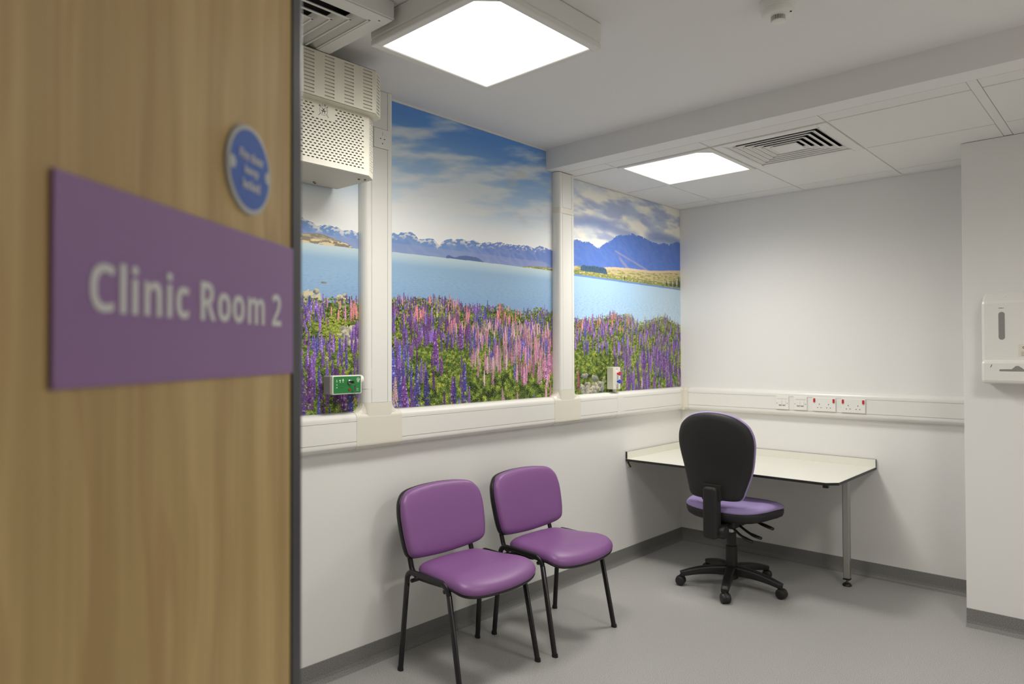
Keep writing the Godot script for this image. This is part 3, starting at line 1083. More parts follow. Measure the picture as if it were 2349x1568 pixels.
func trunking() -> void:
	var yc := 1.080
	var z1 := 2.856
	var z2 := 1.459
	var hb := Basis(Vector3.UP, Vector3(1, 0, 0), Vector3(0, 0, -1))
	var t := thing("dado_trunking", "white plastic dado trunking running along under the mural", "trunking", Vector3(0.0008, yc, 0))
	trunk_run(t, Transform3D(hb, Vector3(0, 0, FRONT - 0.03)), FRONT - 0.03 - (z1 + 0.126))
	trunk_run(t, Transform3D(hb, Vector3(0, 0, z1 - 0.126)), z1 - 0.126 - (z2 + 0.126))
	trunk_run(t, Transform3D(hb, Vector3(0, 0, z2 - 0.126)), z2 - 0.126 - 0.086)
	for z in [z1, z2]:
		var st := sto()
		prism(st, tee_outline(), 0.0, 0.046, on_mural(0, z), 0.026)
		prism(st, trunk_profile(0.0014), 0.0, 0.254, Transform3D(hb, Vector3(0, 0, z + 0.127)))
		prism(st, trunk_profile(0.0008), 0.0, 0.124, Transform3D(Basis(Vector3(0, 0, 1), Vector3(1, 0, 0), Vector3.UP), Vector3(0, 0, z)))
		obj("tee_fitting", st, M.fit_plastic, t)
	var st := sto()
	prism(st, trunk_profile(0.0018), 0.0, 0.034, Transform3D(hb, Vector3(0, 0, 0.088)))
	prism(st, trunk_profile(0.0018), 0.0, 0.036, Transform3D(Basis(Vector3.UP, Vector3(0, 0, 1), Vector3(1, 0, 0)), Vector3(0.053, 0, 0)))
	prism(st, PackedVector2Array([Vector2(0, 0), Vector2(0.056, 0), Vector2(0.056, -0.056), Vector2(0, -0.056)]), -0.0855, 0.0855, up_at(0, 0, 0), 0.004)
	obj("inside_corner", st, M.fit_plastic, t)
	st = sto()
	prism(st, trunk_profile(0.0012), 0.0, 0.075, Transform3D(hb, Vector3(0, 0, 0.93)))
	obj("joint_cover", st, M.plastic, t)
	# back wall
	t = thing("dado_trunking", "white plastic dado trunking on the plain back wall above the desk", "trunking", Vector3(0, yc, 0))
	trunk_run(t, Transform3D(Basis(Vector3.UP, Vector3(0, 0, 1), Vector3(1, 0, 0)), Vector3(0.0905, 0, 0)), PIER_X - 0.0915)
	# uprights: profile width along z, depth along x, extruded up
	var vb := Basis(Vector3(0, 0, 1), Vector3(1, 0, 0), Vector3.UP)
	var y0 := yc + 0.1245
	t = thing("upright_trunking", "wide white upright trunking left of the mural's main panel, behind the air cleaner", "trunking", Vector3(0, y0, z1))
	trunk_run(t, Transform3D(vb, Vector3.ZERO), CEIL - 0.001 - y0, [[0.0005, 2.378 - y0], [2.472 - y0, CEIL - 0.002 - y0]])
	st = sto()
	var flank := PackedVector2Array([Vector2(0.0455, 0.020), Vector2(0.0848, 0.002), Vector2(0.0848, 0.013)])
	for i in 7:
		var a := i / 6.0 * PI / 2
		flank.append(Vector2(0.0588 + 0.026 * cos(a), 0.0168 + 0.034 * sin(a)))
	flank.append(Vector2(0.0455, 0.0508))
	prism(st, flank, 1.268 - y0, 1.359 - y0, Transform3D(vb, Vector3.ZERO))
	obj("side_outlet", st, M.plastic, t)
	t = thing("upright_trunking", "white upright trunking under the end of the ceiling beam", "trunking", Vector3(0, y0, z2))
	trunk_run(t, Transform3D(vb, Vector3.ZERO), GRID - 0.004 - y0, [[0.0005, 2.272 - y0], [2.31 - y0, GRID - 0.006 - y0]])
	st = sto()
	prism(st, trunk_profile(0.0016), 2.274 - y0, 2.308 - y0, Transform3D(vb, Vector3.ZERO))
	obj("joint_cover", st, M.fit_plastic, t)

# ---------------------------------------------------------------- door
func door() -> void:
	var t := Node3D.new()
	t.name = "door_1"
	add_child(t)
	tag(t, "pale wood-veneer door standing open into the room with a dark grey edge guard", "door", "", "structure")
	t.position = Vector3(2.420, 0, 5.064)
	t.rotation_degrees.y = 126.0
	var st := sto()
	bxx(st, 0.002, 0.868, 0.006, 2.046, -0.044, 0.0, 0.001)
	obj("leaf", st, M.wood, t)
	st = sto()
	prism(st, PackedVector2Array([Vector2(0.8685, 0.0022), Vector2(0.892, 0.0022), Vector2(0.898, 0.0005), Vector2(0.901, -0.005), Vector2(0.901, -0.039), Vector2(0.898, -0.0445), Vector2(0.892, -0.0462), Vector2(0.8685, -0.0462)]), -2.046, -0.006, down_at(0, 0, 0))
	obj("edge_guard", st, M.edge_grey, t)
	st = sto()
	for y in [0.25, 1.05, 1.85]:
		lathe(st, [Vector2(0.0, y - 0.05), Vector2(0.007, y - 0.05), Vector2(0.007, y + 0.05), Vector2(0.0, y + 0.05)], 12, Transform3D(Basis(), Vector3(-0.007, 0, 0.006)))
	obj("hinge", st, M.hinge, t)
	# frame
	st = sto()
	bxx(st, 2.365, 2.405, 0.0, 2.11, FRONT + 0.012, FRONT + 0.155, 0.003)
	bxx(st, 3.345, 3.385, 0.0, 2.11, FRONT - 0.014, FRONT + 0.155, 0.003)
	bxx(st, 2.4055, 3.3445, 2.056, 2.11, FRONT + 0.012, FRONT + 0.155, 0.003)
	struct("trim_3", st, M.grid, "white door frame around the doorway, behind the viewer", "door frame")
	# signs
	var dx := t.transform
	var s := thing("door_sign", "flat purple room sign reading Clinic Room 2 on the wooden door", "sign")
	s.transform = dx * Transform3D(Basis(), Vector3(0.679, 1.4835, 0.0))
	st = sto()
	box(st, Vector3(0, 0, 0.002), Vector3(0.375, 0.150, 0.003), 0.0005)
	obj("plate", st, M.purple_sign, s)
	put_text("lettering", "Clinic Room 2", M.white_print, s, Transform3D(Basis(), Vector3(0.0, -0.0008, 0.0036)), 0.3075, 0.0385)
	s = thing("fire_door_sign", "round blue fire door notice with white lettering and grey rim on the wooden door", "sign")
	s.transform = dx * Transform3D(Basis(), Vector3(0.7597, 1.6262, 0.0))
	st = sto()
	prism(st, ellipse(0.0470, 0.0470, 48), 0.0004, 0.0042, Transform3D(), 0.002, true)
	obj("rim", st, M.rim_sign, s)
	st = sto()
	prism(st, ellipse(0.0415, 0.0415, 48), 0.0030, 0.0046)
	obj("face", st, M.blue_sign, s)
	for q in [-1.0, 1.0]:
		st = sto()
		prism(st, ellipse(0.0068, 0.0068, 20), 0.0040, 0.0050, Transform3D(Basis(), Vector3(q * 0.038, 0, 0)))
		obj("screw_cap", st, M.rim_sign, s)
	put_text("lettering", "Fire door", M.white_print, s, Transform3D(Basis(), Vector3(0.001, 0.0135, 0.0047)), 0.050, 0.0105)
	put_text("lettering", "keep", M.white_print, s, Transform3D(Basis(), Vector3(0.001, -0.0025, 0.0047)), 0.028, 0.0115)
	put_text("lettering", "locked", M.white_print, s, Transform3D(Basis(), Vector3(0.001, -0.0165, 0.0047)), 0.036, 0.0105)

# ---------------------------------------------------------------- ceiling fittings
func vanes(parent: Node, m: Material, sizes: Array, rise: float, run: float, core: float) -> void:
	# nested square rings that flare outwards as they come down; the local origin is at the lower face
	for a in sizes:
		var st := sto()
		for k in 4:
			var b := Basis(Vector3.UP, k * PI / 2)
			var lo: float = a
			var hi: float = a - run
			var th := 0.0016
			var p := [Vector3(-lo, 0, lo), Vector3(lo, 0, lo), Vector3(hi, rise, hi), Vector3(-hi, rise, hi)]
			var q := [Vector3(-lo, th, lo + th), Vector3(lo, th, lo + th), Vector3(hi, rise + th, hi + th), Vector3(-hi, rise + th, hi + th)]
			quad(st, b * p[0], b * p[3], b * p[2], b * p[1])
			quad(st, b * q[0], b * q[1], b * q[2], b * q[3])
			quad(st, b * p[0], b * p[1], b * q[1], b * q[0])
			# the small turned lip at the lower edge
			var w := 0.007
			quad(st, b * Vector3(-lo, 0, lo), b * Vector3(-lo - 0.0, 0, lo - w), b * Vector3(lo, 0, lo - w), b * Vector3(lo, 0, lo))
		obj("vane", st, m, parent)
	var st2 := sto()
	bxx(st2, -core, core, 0.0, 0.006, -core, core, 0.002)
	obj("centre_plate", st2, m, parent)

func ceiling_fittings() -> void:
	# square vent in the tiled ceiling
	var t := thing("ceiling_vent", "square four-way louvred vent set in the tiled ceiling beside the light", "air vent", Vector3(1.243, GRID - 0.004, 1.062))
	var st := sto()
	for s in [-1.0, 1.0]:
		bxx(st, s * 0.247, s * 0.294, -0.001, 0.012, -0.294, 0.294, 0.002)
		bxx(st, -0.2475, 0.2475, -0.001, 0.012, s * 0.247, s * 0.294, 0.002)
	obj("frame", st, M.fitting, t)
	vanes(t, M.fitting, [0.246, 0.210, 0.174, 0.138, 0.102], 0.017, 0.034, 0.068)
	st = sto()
	bxx(st, -0.25, 0.25, 0.090, 0.094, -0.25, 0.25)
	for s in [-1.0, 1.0]:
		bxx(st, s * 0.25, s * 0.256, 0.0125, 0.094, -0.256, 0.256)
		bxx(st, -0.2495, 0.2495, 0.0125, 0.094, s * 0.25, s * 0.256)
	obj("plenum", st, M.duct, t)
	# boxed air vent by the mural wall
	t = thing("air_vent_box", "white box vent with angled louvres hanging from the plaster ceiling above the air cleaner", "air vent", Vector3(0.448, 2.583, 3.622))
	st = sto()
	var h := 0.307
	var top := CEIL - 2.583 - 0.001
	for s in [-1.0, 1.0]:
		bxx(st, s * (h - 0.012), s * h, 0.002, top, -h, h, 0.002)
		bxx(st, -h + 0.0125, h - 0.0125, 0.002, top, s * (h - 0.012), s * h, 0.002)
	obj("casing", st, M.fitting, t)
	st = sto()
	for s in [-1.0, 1.0]:
		bxx(st, s * 0.250, s * 0.303, -0.002, 0.0015, -0.303, 0.303, 0.001)
		bxx(st, -0.2505, 0.2505, -0.002, 0.0015, s * 0.250, s * 0.303, 0.001)
	obj("frame", st, M.fitting, t)
	vanes(t, M.fitting, [0.249, 0.203, 0.157, 0.111], 0.028, 0.043, 0.066)
	st = sto()
	bxx(st, -0.29, 0.29, top - 0.004, top, -0.29, 0.29)
	obj("plenum", st, M.duct, t)
	for q in [[0.27, -0.27], [0.27, 0.27]]:
		st = sto()
		lathe(st, [Vector2(0, -0.0032), Vector2(0.003, -0.003), Vector2(0.0045, -0.002), Vector2(0.0045, 0.0)], 10, Transform3D(Basis(), Vector3(q[0], 0, q[1])))
		obj("screw", st, M.steel, t)
	# smoke detector
	t = thing("smoke_detector", "round white smoke detector with a slotted nose on the plaster ceiling", "smoke detector", Vector3(1.727, CEIL, 2.40))
	st = sto()
	lathe(st, [Vector2(0.0, -0.030), Vector2(0.057, -0.030), Vector2(0.060, -0.028), Vector2(0.060, -0.0012), Vector2(0.0, -0.0012)], 40)
	obj("base", st, M.white, t)
	st = sto()
	lathe(st, [Vector2(0.024, -0.052), Vector2(0.040, -0.0515), Vector2(0.050, -0.048), Vector2(0.0545, -0.042), Vector2(0.056, -0.034), Vector2(0.056, -0.0305), Vector2(0.0, -0.0305)], 40)
	obj("body", st, M.white, t)
	st = sto()
	lathe(st, [Vector2(0.0, -0.066), Vector2(0.019, -0.066), Vector2(0.019, -0.048), Vector2(0.0, -0.048)], 24)
	obj("chamber", st, M.inside, t)
	st = sto()
	for i in 26:
		var a := TAU * i / 26
		box(st, Vector3(cos(a) * 0.0225, -0.059, sin(a) * 0.0225), Vector3(0.003, 0.018, 0.0026), 0.0005, Basis(Vector3.UP, -a))
	lathe(st, [Vector2(0.0, -0.0735), Vector2(0.017, -0.073), Vector2(0.0235, -0.0705), Vector2(0.0245, -0.067), Vector2(0.0, -0.067)], 28)
	obj("cage", st, M.white, t)
	st = sto()
	lathe(st, [Vector2(0, -0.003), Vector2(0.003, -0.0025), Vector2(0.0035, 0.0)], 10, Transform3D(Basis(), Vector3(0.046, -0.0492, 0.006)))
	obj("indicator", st, M.inside, t)

# ---------------------------------------------------------------- air cleaner over the mural
func slotted(st: SurfaceTool, xf: Transform3D, w: float, h: float, rows: Array, deep: float) -> void:
	# a flat sheet (0..w, 0..h in XY of xf) with rectangular holes: rows of [y0, y1, [[x0, x1], ...]], lowest first
	var y := 0.0
	var band := func(xa: float, xb: float, ya: float, yb: float) -> void:
		if xb - xa > 1e-5 and yb - ya > 1e-5:
			quad(st, xf * Vector3(xa, ya, 0), xf * Vector3(xb, ya, 0), xf * Vector3(xb, yb, 0), xf * Vector3(xa, yb, 0))
	for r in rows:
		band.call(0.0, w, y, r[0])
		var x := 0.0
		for s in r[2]:
			band.call(x, s[0], r[0], r[1])
			# walls of the hole
			var a := [Vector3(s[0], r[0], 0), Vector3(s[1], r[0], 0), Vector3(s[1], r[1], 0), Vector3(s[0], r[1], 0)]
			for k in 4:
				var p: Vector3 = a[k]
				var q: Vector3 = a[(k + 1) % 4]
				quad(st, xf * p, xf * (p - Vector3(0, 0, deep)), xf * (q - Vector3(0, 0, deep)), xf * q)
			x = s[1]
		band.call(x, w, r[0], r[1])
		y = r[1]
	band.call(0.0, w, y, h)

func air_cleaner() -> void:
	var t := thing("air_cleaner", "cream metal air cleaner with louvred top and perforated body mounted high over the mural", "air cleaner", Vector3(0, 2.155, 3.15))
	var zl := 0.46         # runs on behind the door
	# lower body
	var lo := [Vector2(0.030, -0.078), Vector2(0.278, -0.090), Vector2(0.320, -0.040), Vector2(0.320, zl), Vector2(0.030, zl)]
	var hi_y := 0.252
	var st := sto()
	# outside faces of the body other than the two perforated ones
	for k in [0, 3, 4]:
		var a: Vector2 = lo[k]
		var b: Vector2 = lo[(k + 1) % 5]
		quad(st, Vector3(a.x, 0, a.y), Vector3(b.x, 0, b.y), Vector3(b.x, hi_y, b.y), Vector3(a.x, hi_y, a.y))
		quad(st, Vector3(b.x, 0, b.y), Vector3(a.x, 0, a.y), Vector3(a.x, hi_y, a.y), Vector3(b.x, hi_y, b.y))
	obj("body", st, M.cream, t)
	# front sheet: local X runs towards -z (to the right as seen), Y up
	var w := zl + 0.040
	var rows := []
	var pitch_y := 0.0108
	for r in 20:
		var y := 0.026 + r * pitch_y
		var holes := []
		var x := 0.008 + (0.0095 if r % 2 else 0.0)
		while x < w - 0.030:
			var from_right := w - x
			var in_badge := r >= 15 and from_right > 0.166 and from_right < 0.262
			if not in_badge:
				holes.append([x, x + 0.0108])
			x += 0.019
		rows.append([y, y + 0.0042, holes])
	st = sto()
	slotted(st, Transform3D(Basis(Vector3(0, 0, -1), Vector3.UP, Vector3(1, 0, 0)), Vector3(0.320, 0, zl)), w, hi_y, rows, 0.0012)
	obj("perforated_panel", st, M.cream, t)
	# slanted end sheet
	var ea := Vector3(0.320, 0, -0.040)
	var eb := Vector3(0.278, 0, -0.090)
	var ex := (eb - ea).normalized()
	var ew := (eb - ea).length()
	rows = []
	for r in 20:
		var y := 0.026 + r * pitch_y
		var holes := []
		var x := 0.016 + (0.0085 if r % 2 else 0.0)
		while x < ew - 0.014:
			holes.append([x, x + 0.0085])
			x += 0.017
		rows.append([y, y + 0.0042, holes])
	st = sto()
	slotted(st, Transform3D(Basis(ex, Vector3.UP, ex.cross(Vector3.UP)), ea), ew, hi_y, rows, 0.0012)
	obj("perforated_end", st, M.cream, t)
	# floor plate and its screws
	st = sto()
	var base := PackedVector2Array()
	for v in lo:
		base.append(Vector2(v.x, -v.y))
	prism(st, base, 0.0005, 0.0025, up_at(0, 0, 0))
	obj("base_plate", st, M.cream_dark, t)
	for q in [[0.262, -0.062], [0.250, -0.040], [0.06, 0.05], [0.075, 0.065], [0.06, 0.30]]:
		st = sto()
		lathe(st, [Vector2(0, -0.004), Vector2(0.0042, -0.0036), Vector2(0.005, -0.001), Vector2(0.005, 0.0005)], 10, Transform3D(Basis(), Vector3(q[0], 0, q[1])))
		obj("screw", st, M.steel, t)
	# black lining behind the holes
	st = sto()
	bxx(st, 0.06, 0.240, 0.006, hi_y - 0.004, -0.050, zl - 0.01)
	obj("filter_core", st, M.inside, t)
	# louvred hood
	var ho := [Vector2(0.030, -0.104), Vector2(0.322, -0.096), Vector2(0.360, -0.045), Vector2(0.360, zl + 0.02), Vector2(0.030, zl + 0.02)]
	var y0 := 0.248
	var y1 := 0.424
	st = sto()
	for k in [0, 3, 4]:
		var a: Vector2 = ho[k]
		var b: Vector2 = ho[(k + 1) % 5]
		quad(st, Vector3(b.x, y0, b.y), Vector3(a.x, y0, a.y), Vector3(a.x, y1, a.y), Vector3(b.x, y1, b.y))
	var hp := PackedVector2Array()
	for v in ho:
		hp.append(Vector2(v.x, -v.y))
	prism(st, hp, y1 - 0.0015, y1, up_at(0, 0, 0))
	prism(st, hp, y0, y0 + 0.0015, up_at(0, 0, 0))
	obj("hood", st, M.cream, t)
	var wh := zl + 0.02 + 0.045
	rows = []
	for r in 12:
		var y := 0.010 + r * 0.0138
		var holes := []
		for c in 6:
			var xr := wh - 0.018 - c * 0.088
			if xr - 0.043 > 0.0:
				holes.push_front([xr - 0.043, xr])
		rows.append([y, y + 0.0050, holes])
	st = sto()
	slotted(st, Transform3D(Basis(Vector3(0, 0, -1), Vector3.UP, Vector3(1, 0, 0)), Vector3(0.360, y0, zl + 0.02)), wh, y1 - y0, rows, 0.004)
	obj("louvre_panel", st, M.cream, t)
	ea = Vector3(0.360, y0, -0.045)
	eb = Vector3(0.322, y0, -0.096)
	ex = (eb - ea).normalized()
	ew = (eb - ea).length()
	rows = []
	for r in 12:
		var y := 0.010 + r * 0.0138
		rows.append([y, y + 0.0050, [[0.014, ew - 0.012]]])
	st = sto()
	slotted(st, Transform3D(Basis(ex, Vector3.UP, ex.cross(Vector3.UP)), ea), ew, y1 - y0, rows, 0.004)
	obj("louvre_end", st, M.cream, t)
	st = sto()
	bxx(st, 0.05, 0.3555, y0 + 0.004, y1 - 0.004, -0.042, zl + 0.01)
	prism(st, PackedVector2Array([Vector2(0.05, 0.092), Vector2(0.3185, 0.091), Vector2(0.3555, 0.042), Vector2(0.05, 0.042)]), y0 + 0.004, y1 - 0.004, up_at(0, 0, 0))
	obj("hood_lining", st, M.cream_dark, t)
	# wall bracket
	st = sto()
	bxx(st, 0.0015, 0.031, 0.03, 0.40, -0.02, 0.40, 0.002)
	obj("bracket", st, M.cream, t)
	# badge: a ringed three-horned emblem with letters over it and two crossed bars
	var bx := Transform3D(Basis(Vector3(0, 0, -1), Vector3.UP, Vector3(1, 0, 0)), Vector3(0.3203, 0.216, 0.172))
	var g := sto()
	for k in 24:
		var a0 := TAU * k / 24
		var a1 := TAU * (k + 1) / 24
		prism(g, PackedVector2Array([Vector2(cos(a0), sin(a0)) * 0.0180, Vector2(cos(a0), sin(a0)) * 0.0172, Vector2(cos(a1), sin(a1)) * 0.0172, Vector2(cos(a1), sin(a1)) * 0.0180]), 0.0, 0.0003, bx)
	for k in 3:
		var a := PI / 2 + k * TAU / 3 + PI
		var c := Vector2(cos(a), sin(a)) * 0.0082
		for i in 9:
			var b0 := a + PI * 0.22 + i * PI * 1.56 / 9
			var b1 := a + PI * 0.22 + (i + 1) * PI * 1.56 / 9
			var wd := 0.0022 * sin(PI * (i + 0.6) / 9.6) + 0.0006
			prism(g, PackedVector2Array([c + Vector2(cos(b0), sin(b0)) * (0.0058 + wd / 2), c + Vector2(cos(b0), sin(b0)) * (0.0058 - wd / 2), c + Vector2(cos(b1), sin(b1)) * (0.0058 - wd / 2), c + Vector2(cos(b1), sin(b1)) * (0.0058 + wd / 2)]), 0.0, 0.0003, bx)
	for q in [-1.0, 1.0]:
		prism(g, PackedVector2Array([Vector2(q * 0.013, -0.0125), Vector2(q * 0.0145, -0.0118), Vector2(q * 0.0230, -0.0225), Vector2(q * 0.0215, -0.0232)]), 0.0, 0.0003, bx)
	obj("emblem", g, M.print_dark, t)
	var letters := "MINA"
	for i in 4:
		var a := deg_to_rad(135.0 - i * 30.0)
		put_text("emblem_lettering", letters[i], M.print_dark, t, bx * Transform3D(Basis(Vector3(0, 0, 1), a - PI / 2), Vector3(cos(a) * 0.0235, sin(a) * 0.0235, 0)), 0.0055 if i != 1 else 0.0018, 0.0072, 0.0003)

# ---------------------------------------------------------------- things on the walls
func socket_plate(t: Node, w: float, h: float) -> void:
	var st := sto()
	prism(st, rrect(w, h, 0.003, 3), 0.0, 0.0085, Transform3D(), 0.003)
	obj("plate", st, M.white, t)

func pin_holes(t: Node, cx: float, cy: float, turn := 0.0) -> void:
	var b := Basis(Vector3(0, 0, 1), turn)
	for q in [[0.0, 0.011, 0.0042, 0.0065], [-0.011, -0.011, 0.0062, 0.004], [0.011, -0.011, 0.0062, 0.004]]:
		var st := sto()
		box(st, Vector3(cx, cy, 0.0083) + b * Vector3(q[0], q[1], 0), Vector3(q[2], q[3], 0.001), 0.0, b)
		obj("pin_hole", st, M.inside, t)

func wall_fittings() -> void:
	# two data outlets and two double sockets in the back trunking
	var face := 0.0505
	var n := 0
	for x in [0.802, 0.924]:
		var t := thing("data_outlet", ["white data outlet farthest left on the back trunking, beside the chair back", "white data outlet next to the left double socket on the back trunking"][n], "data outlet", Vector3(x, 1.083, face), 0.0, "data outlets in the back trunking")
		n += 1
		socket_plate(t, 0.088, 0.090)
		var st := sto()
		box(st, Vector3(0, 0.029, 0.0098), Vector3(0.070, 0.010, 0.003), 0.001, Basis(Vector3(1, 0, 0), 0.35))
		obj("hood", st, M.white, t)
		st = sto()
		for q in [-0.0125, 0.0125]:
			box(st, Vector3(q, 0.002, 0.010), Vector3(0.0235, 0.030, 0.003), 0.0008)
		obj("shutter", st, M.white, t)
		st = sto()
		for q in [-0.0125, 0.0125]:
			box(st, Vector3(q, -0.0185, 0.0088), Vector3(0.019, 0.006, 0.0012), 0.0)
		obj("jack", st, M.print_grey, t)
		for q in [-0.035, 0.035]:
			st = sto()
			prism(st, ellipse(0.0026, 0.0026, 10), 0.0082, 0.0092, Transform3D(Basis(), Vector3(q, -0.004, 0)))
			obj("screw", st, M.steel, t)
	n = 0
	for x in [1.077, 1.256]:
		var t := thing("double_socket", ["white double power socket with red switches beside the data outlets", "white double power socket with red switches farthest right on the back trunking"][n], "power socket", Vector3(x, 1.083, face), 0.0, "double sockets in the back trunking")
		n += 1
		socket_plate(t, 0.146, 0.090)
		for q in [-1.0, 1.0]:
			var st := sto()
			box(st, Vector3(q * 0.061, 0.026, 0.0095), Vector3(0.0125, 0.025, 0.006), 0.0015, Basis(Vector3(1, 0, 0), -0.12))
			obj("switch", st, M.red, t)
			st = sto()
			box(st, Vector3(q * 0.061, 0.0085, 0.0085), Vector3(0.004, 0.004, 0.001))
			obj("indicator", st, M.print_grey, t)
			pin_holes(t, q * 0.029, -0.010)
	# single socket high on the wide upright trunking
	var t := thing("single_socket", "white single power socket set into the upright trunking beside the air cleaner", "power socket")
	t.transform = on_mural(2.425, 2.848, 0.0466)
	socket_plate(t, 0.088, 0.090)
	var st := sto()
	box(st, Vector3(0.016, 0.022, 0.0095), Vector3(0.026, 0.016, 0.004), 0.001)
	obj("switch", st, M.white, t)
	pin_holes(t, 0.004, -0.012, PI)
	# key-switch alarm panel hanging beside the upright trunking
	t = thing("alarm_panel", "small grey box with a green key-switch panel fixed beside the upright trunking", "alarm panel")
	t.transform = on_mural(1.2935, 3.066, 0.030)
	st = sto()
	prism(st, rrect(0.146, 0.080, 0.005, 4), 0.0, 0.050, Transform3D(), 0.002)
	obj("back_box", st, M.grey_box, t)
	st = sto()
	prism(st, rrect(0.150, 0.083, 0.007, 5), 0.0515, 0.0700, Transform3D(), 0.003)
	obj("front_cover", st, M.cream, t)
	st = sto()
	prism(st, rrect(0.143, 0.0765, 0.005, 5), 0.0695, 0.0708)
	obj("label_border", st, M.white_print, t)
	st = sto()
	prism(st, rrect(0.139, 0.0725, 0.004, 5), 0.0700, 0.0712)
	obj("label_face", st, M.green, t)
	for q in [[-0.053, 0.014], [-0.053, 0.001], [-0.053, -0.011], [-0.037, 0.013], [-0.022, 0.013]]:
		st = sto()
		lathe(st, [Vector2(0.0024, 0.0), Vector2(0.0022, 0.0012), Vector2(0.0, 0.0018)], 10, Transform3D(Basis(Vector3(1, 0, 0), Vector3(0, 0, 1), Vector3(0, -1, 0)), Vector3(q[0], q[1], 0.0712)))
		obj("indicator", st, M.white_print, t)
	for q in [[-0.053, 0.021, 0.003, 0.004], [-0.037, 0.020, 0.009, 0.0035], [-0.022, 0.020, 0.009, 0.0035], [-0.022, 0.0245, 0.004, 0.003]]:
		st = sto()
		box(st, Vector3(q[0], q[1], 0.0713), Vector3(q[2], q[3], 0.0003))
		obj("printed_symbol", st, M.white_print, t)
	st = sto()
	for k in 9:
		var a := TAU * k / 9
		box(st, Vector3(0.056 + cos(a) * 0.0068, 0.022 + sin(a) * 0.0068, 0.0713), Vector3(0.0062, 0.0018, 0.0003), 0.0, Basis(Vector3(0, 0, 1), a))
	box(st, Vector3(0.056, 0.0165, 0.0713), Vector3(0.003, 0.013, 0.0003))
	box(st, Vector3(0.056, 0.0105, 0.0713), Vector3(0.013, 0.0012, 0.0003))
	obj("printed_emblem", st, M.white_print, t)
	for k in 3:
		st = sto()
		box(st, Vector3(0.052, -0.0175 - k * 0.004, 0.0713), Vector3(0.011, 0.0008, 0.0003))
		obj("printed_line", st, M.white_print, t)
	var dark_green := mat(rgb(24, 84, 42), 0.5)
	for y in [0.001, -0.011]:
		st = sto()
		box(st, Vector3(-0.033, y, 0.0713), Vector3(0.030, 0.0016, 0.0003))
		obj("printed_line", st, dark_green, t)
	st = sto()
	lathe(st, [Vector2(0.0105, 0.0), Vector2(0.0100, 0.006), Vector2(0.008, 0.0075), Vector2(0.0, 0.0075)], 20, Transform3D(Basis(Vector3(1, 0, 0), Vector3(0, 0, 1), Vector3(0, -1, 0)), Vector3(0.010, 0.012, 0.0712)))
	obj("key_switch", st, M.chrome, t)
	st = sto()
	box(st, Vector3(0.010, 0.012, 0.0785), Vector3(0.010, 0.004, 0.002))
	box(st, Vector3(0.016, 0.0115, 0.088), Vector3(0.0022, 0.011, 0.022), 0.001)
	obj("key", st, M.steel, t)
	st = sto()
	sweep(st, smooth_path([Vector3(0.018, 0.008, 0.096), Vector3(0.026, 0.002, 0.094), Vector3(0.029, -0.012, 0.088), Vector3(0.030, -0.040, 0.084), Vector3(0.030, -0.056, 0.082)]), ellipse(0.0009, 0.0009, 6), Vector3(1, 0, 0))
	box(st, Vector3(0.028, -0.014, 0.088), Vector3(0.009, 0.021, 0.002), 0.0008, Basis(Vector3(0, 0, 1), 0.08))
	obj("key_chain", st, M.steel, t)
	st = sto()
	for q in [-0.5, 0.15, 0.75]:
		box(st, Vector3(0.030, -0.060, 0.082) + Basis(Vector3(0, 0, 1), q) * Vector3(0, -0.008, 0), Vector3(0.0035, 0.018, 0.0015), 0.0005, Basis(Vector3(0, 0, 1), q))
	obj("key_tag", st, M.brass, t)
	st = sto()
	box(st, Vector3(0.009, -0.0215, 0.0725), Vector3(0.010, 0.009, 0.0030), 0.0008)
	obj("reset_button", st, M.red, t)
	st = sto()
	lathe(st, [Vector2(0.0, 0.0), Vector2(0.020, 0.0), Vector2(0.022, 0.004), Vector2(0.022, 0.030), Vector2(0.020, 0.034), Vector2(0.0, 0.034)], 24, Transform3D(Basis(Vector3(0, 1, 0), Vector3(1, 0, 0), Vector3(0, 0, -1)), Vector3(0.0705, 0.018, 0.026)))
	obj("coupling", st, M.plastic, t)
	# red and blue push-button box on the mural
	t = thing("call_box", "small white box with red and blue buttons just above the trunking by the corner", "switch box")
	t.transform = on_mural(1.259, 0.946, 0.010)
	st = sto()
	prism(st, rrect(0.086, 0.146, 0.003, 3), 0.0, 0.048, Transform3D(), 0.002)
	obj("box", st, M.cream, t)
	st = sto()
	prism(st, rrect(0.034, 0.100, 0.016, 6, Vector2(0, 0.004)), 0.047, 0.0500, Transform3D(), 0.001)
	obj("button_plate", st, M.white, t)
	for q in [[0.030, "red"], [-0.022, "blue"]]:
		st = sto()
		lathe(st, [Vector2(0.007, 0.0), Vector2(0.006, 0.006), Vector2(0.011, 0.012), Vector2(0.0135, 0.017), Vector2(0.012, 0.020), Vector2(0.0, 0.021)], 18, Transform3D(Basis(Vector3(1, 0, 0), Vector3(0, 0, 1), Vector3(0, -1, 0)), Vector3(0.004, q[0], 0.050)))
		obj("button", st, M[q[1]], t).set_meta("label", q[1] + " push button")
	for y in [0.060, -0.062]:
		st = sto()
		prism(st, ellipse(0.0032, 0.0032, 10), 0.0475, 0.0490, Transform3D(Basis(), Vector3(0.0, y, 0)))
		obj("screw", st, M.steel, t)
	st = sto()
	lathe(st, [Vector2(0.0, -0.0925), Vector2(0.013, -0.0925), Vector2(0.013, -0.0735), Vector2(0.0, -0.0735)], 14, Transform3D(Basis(), Vector3(0.012, 0, 0.020)))
	obj("stub", st, M.plastic, t)

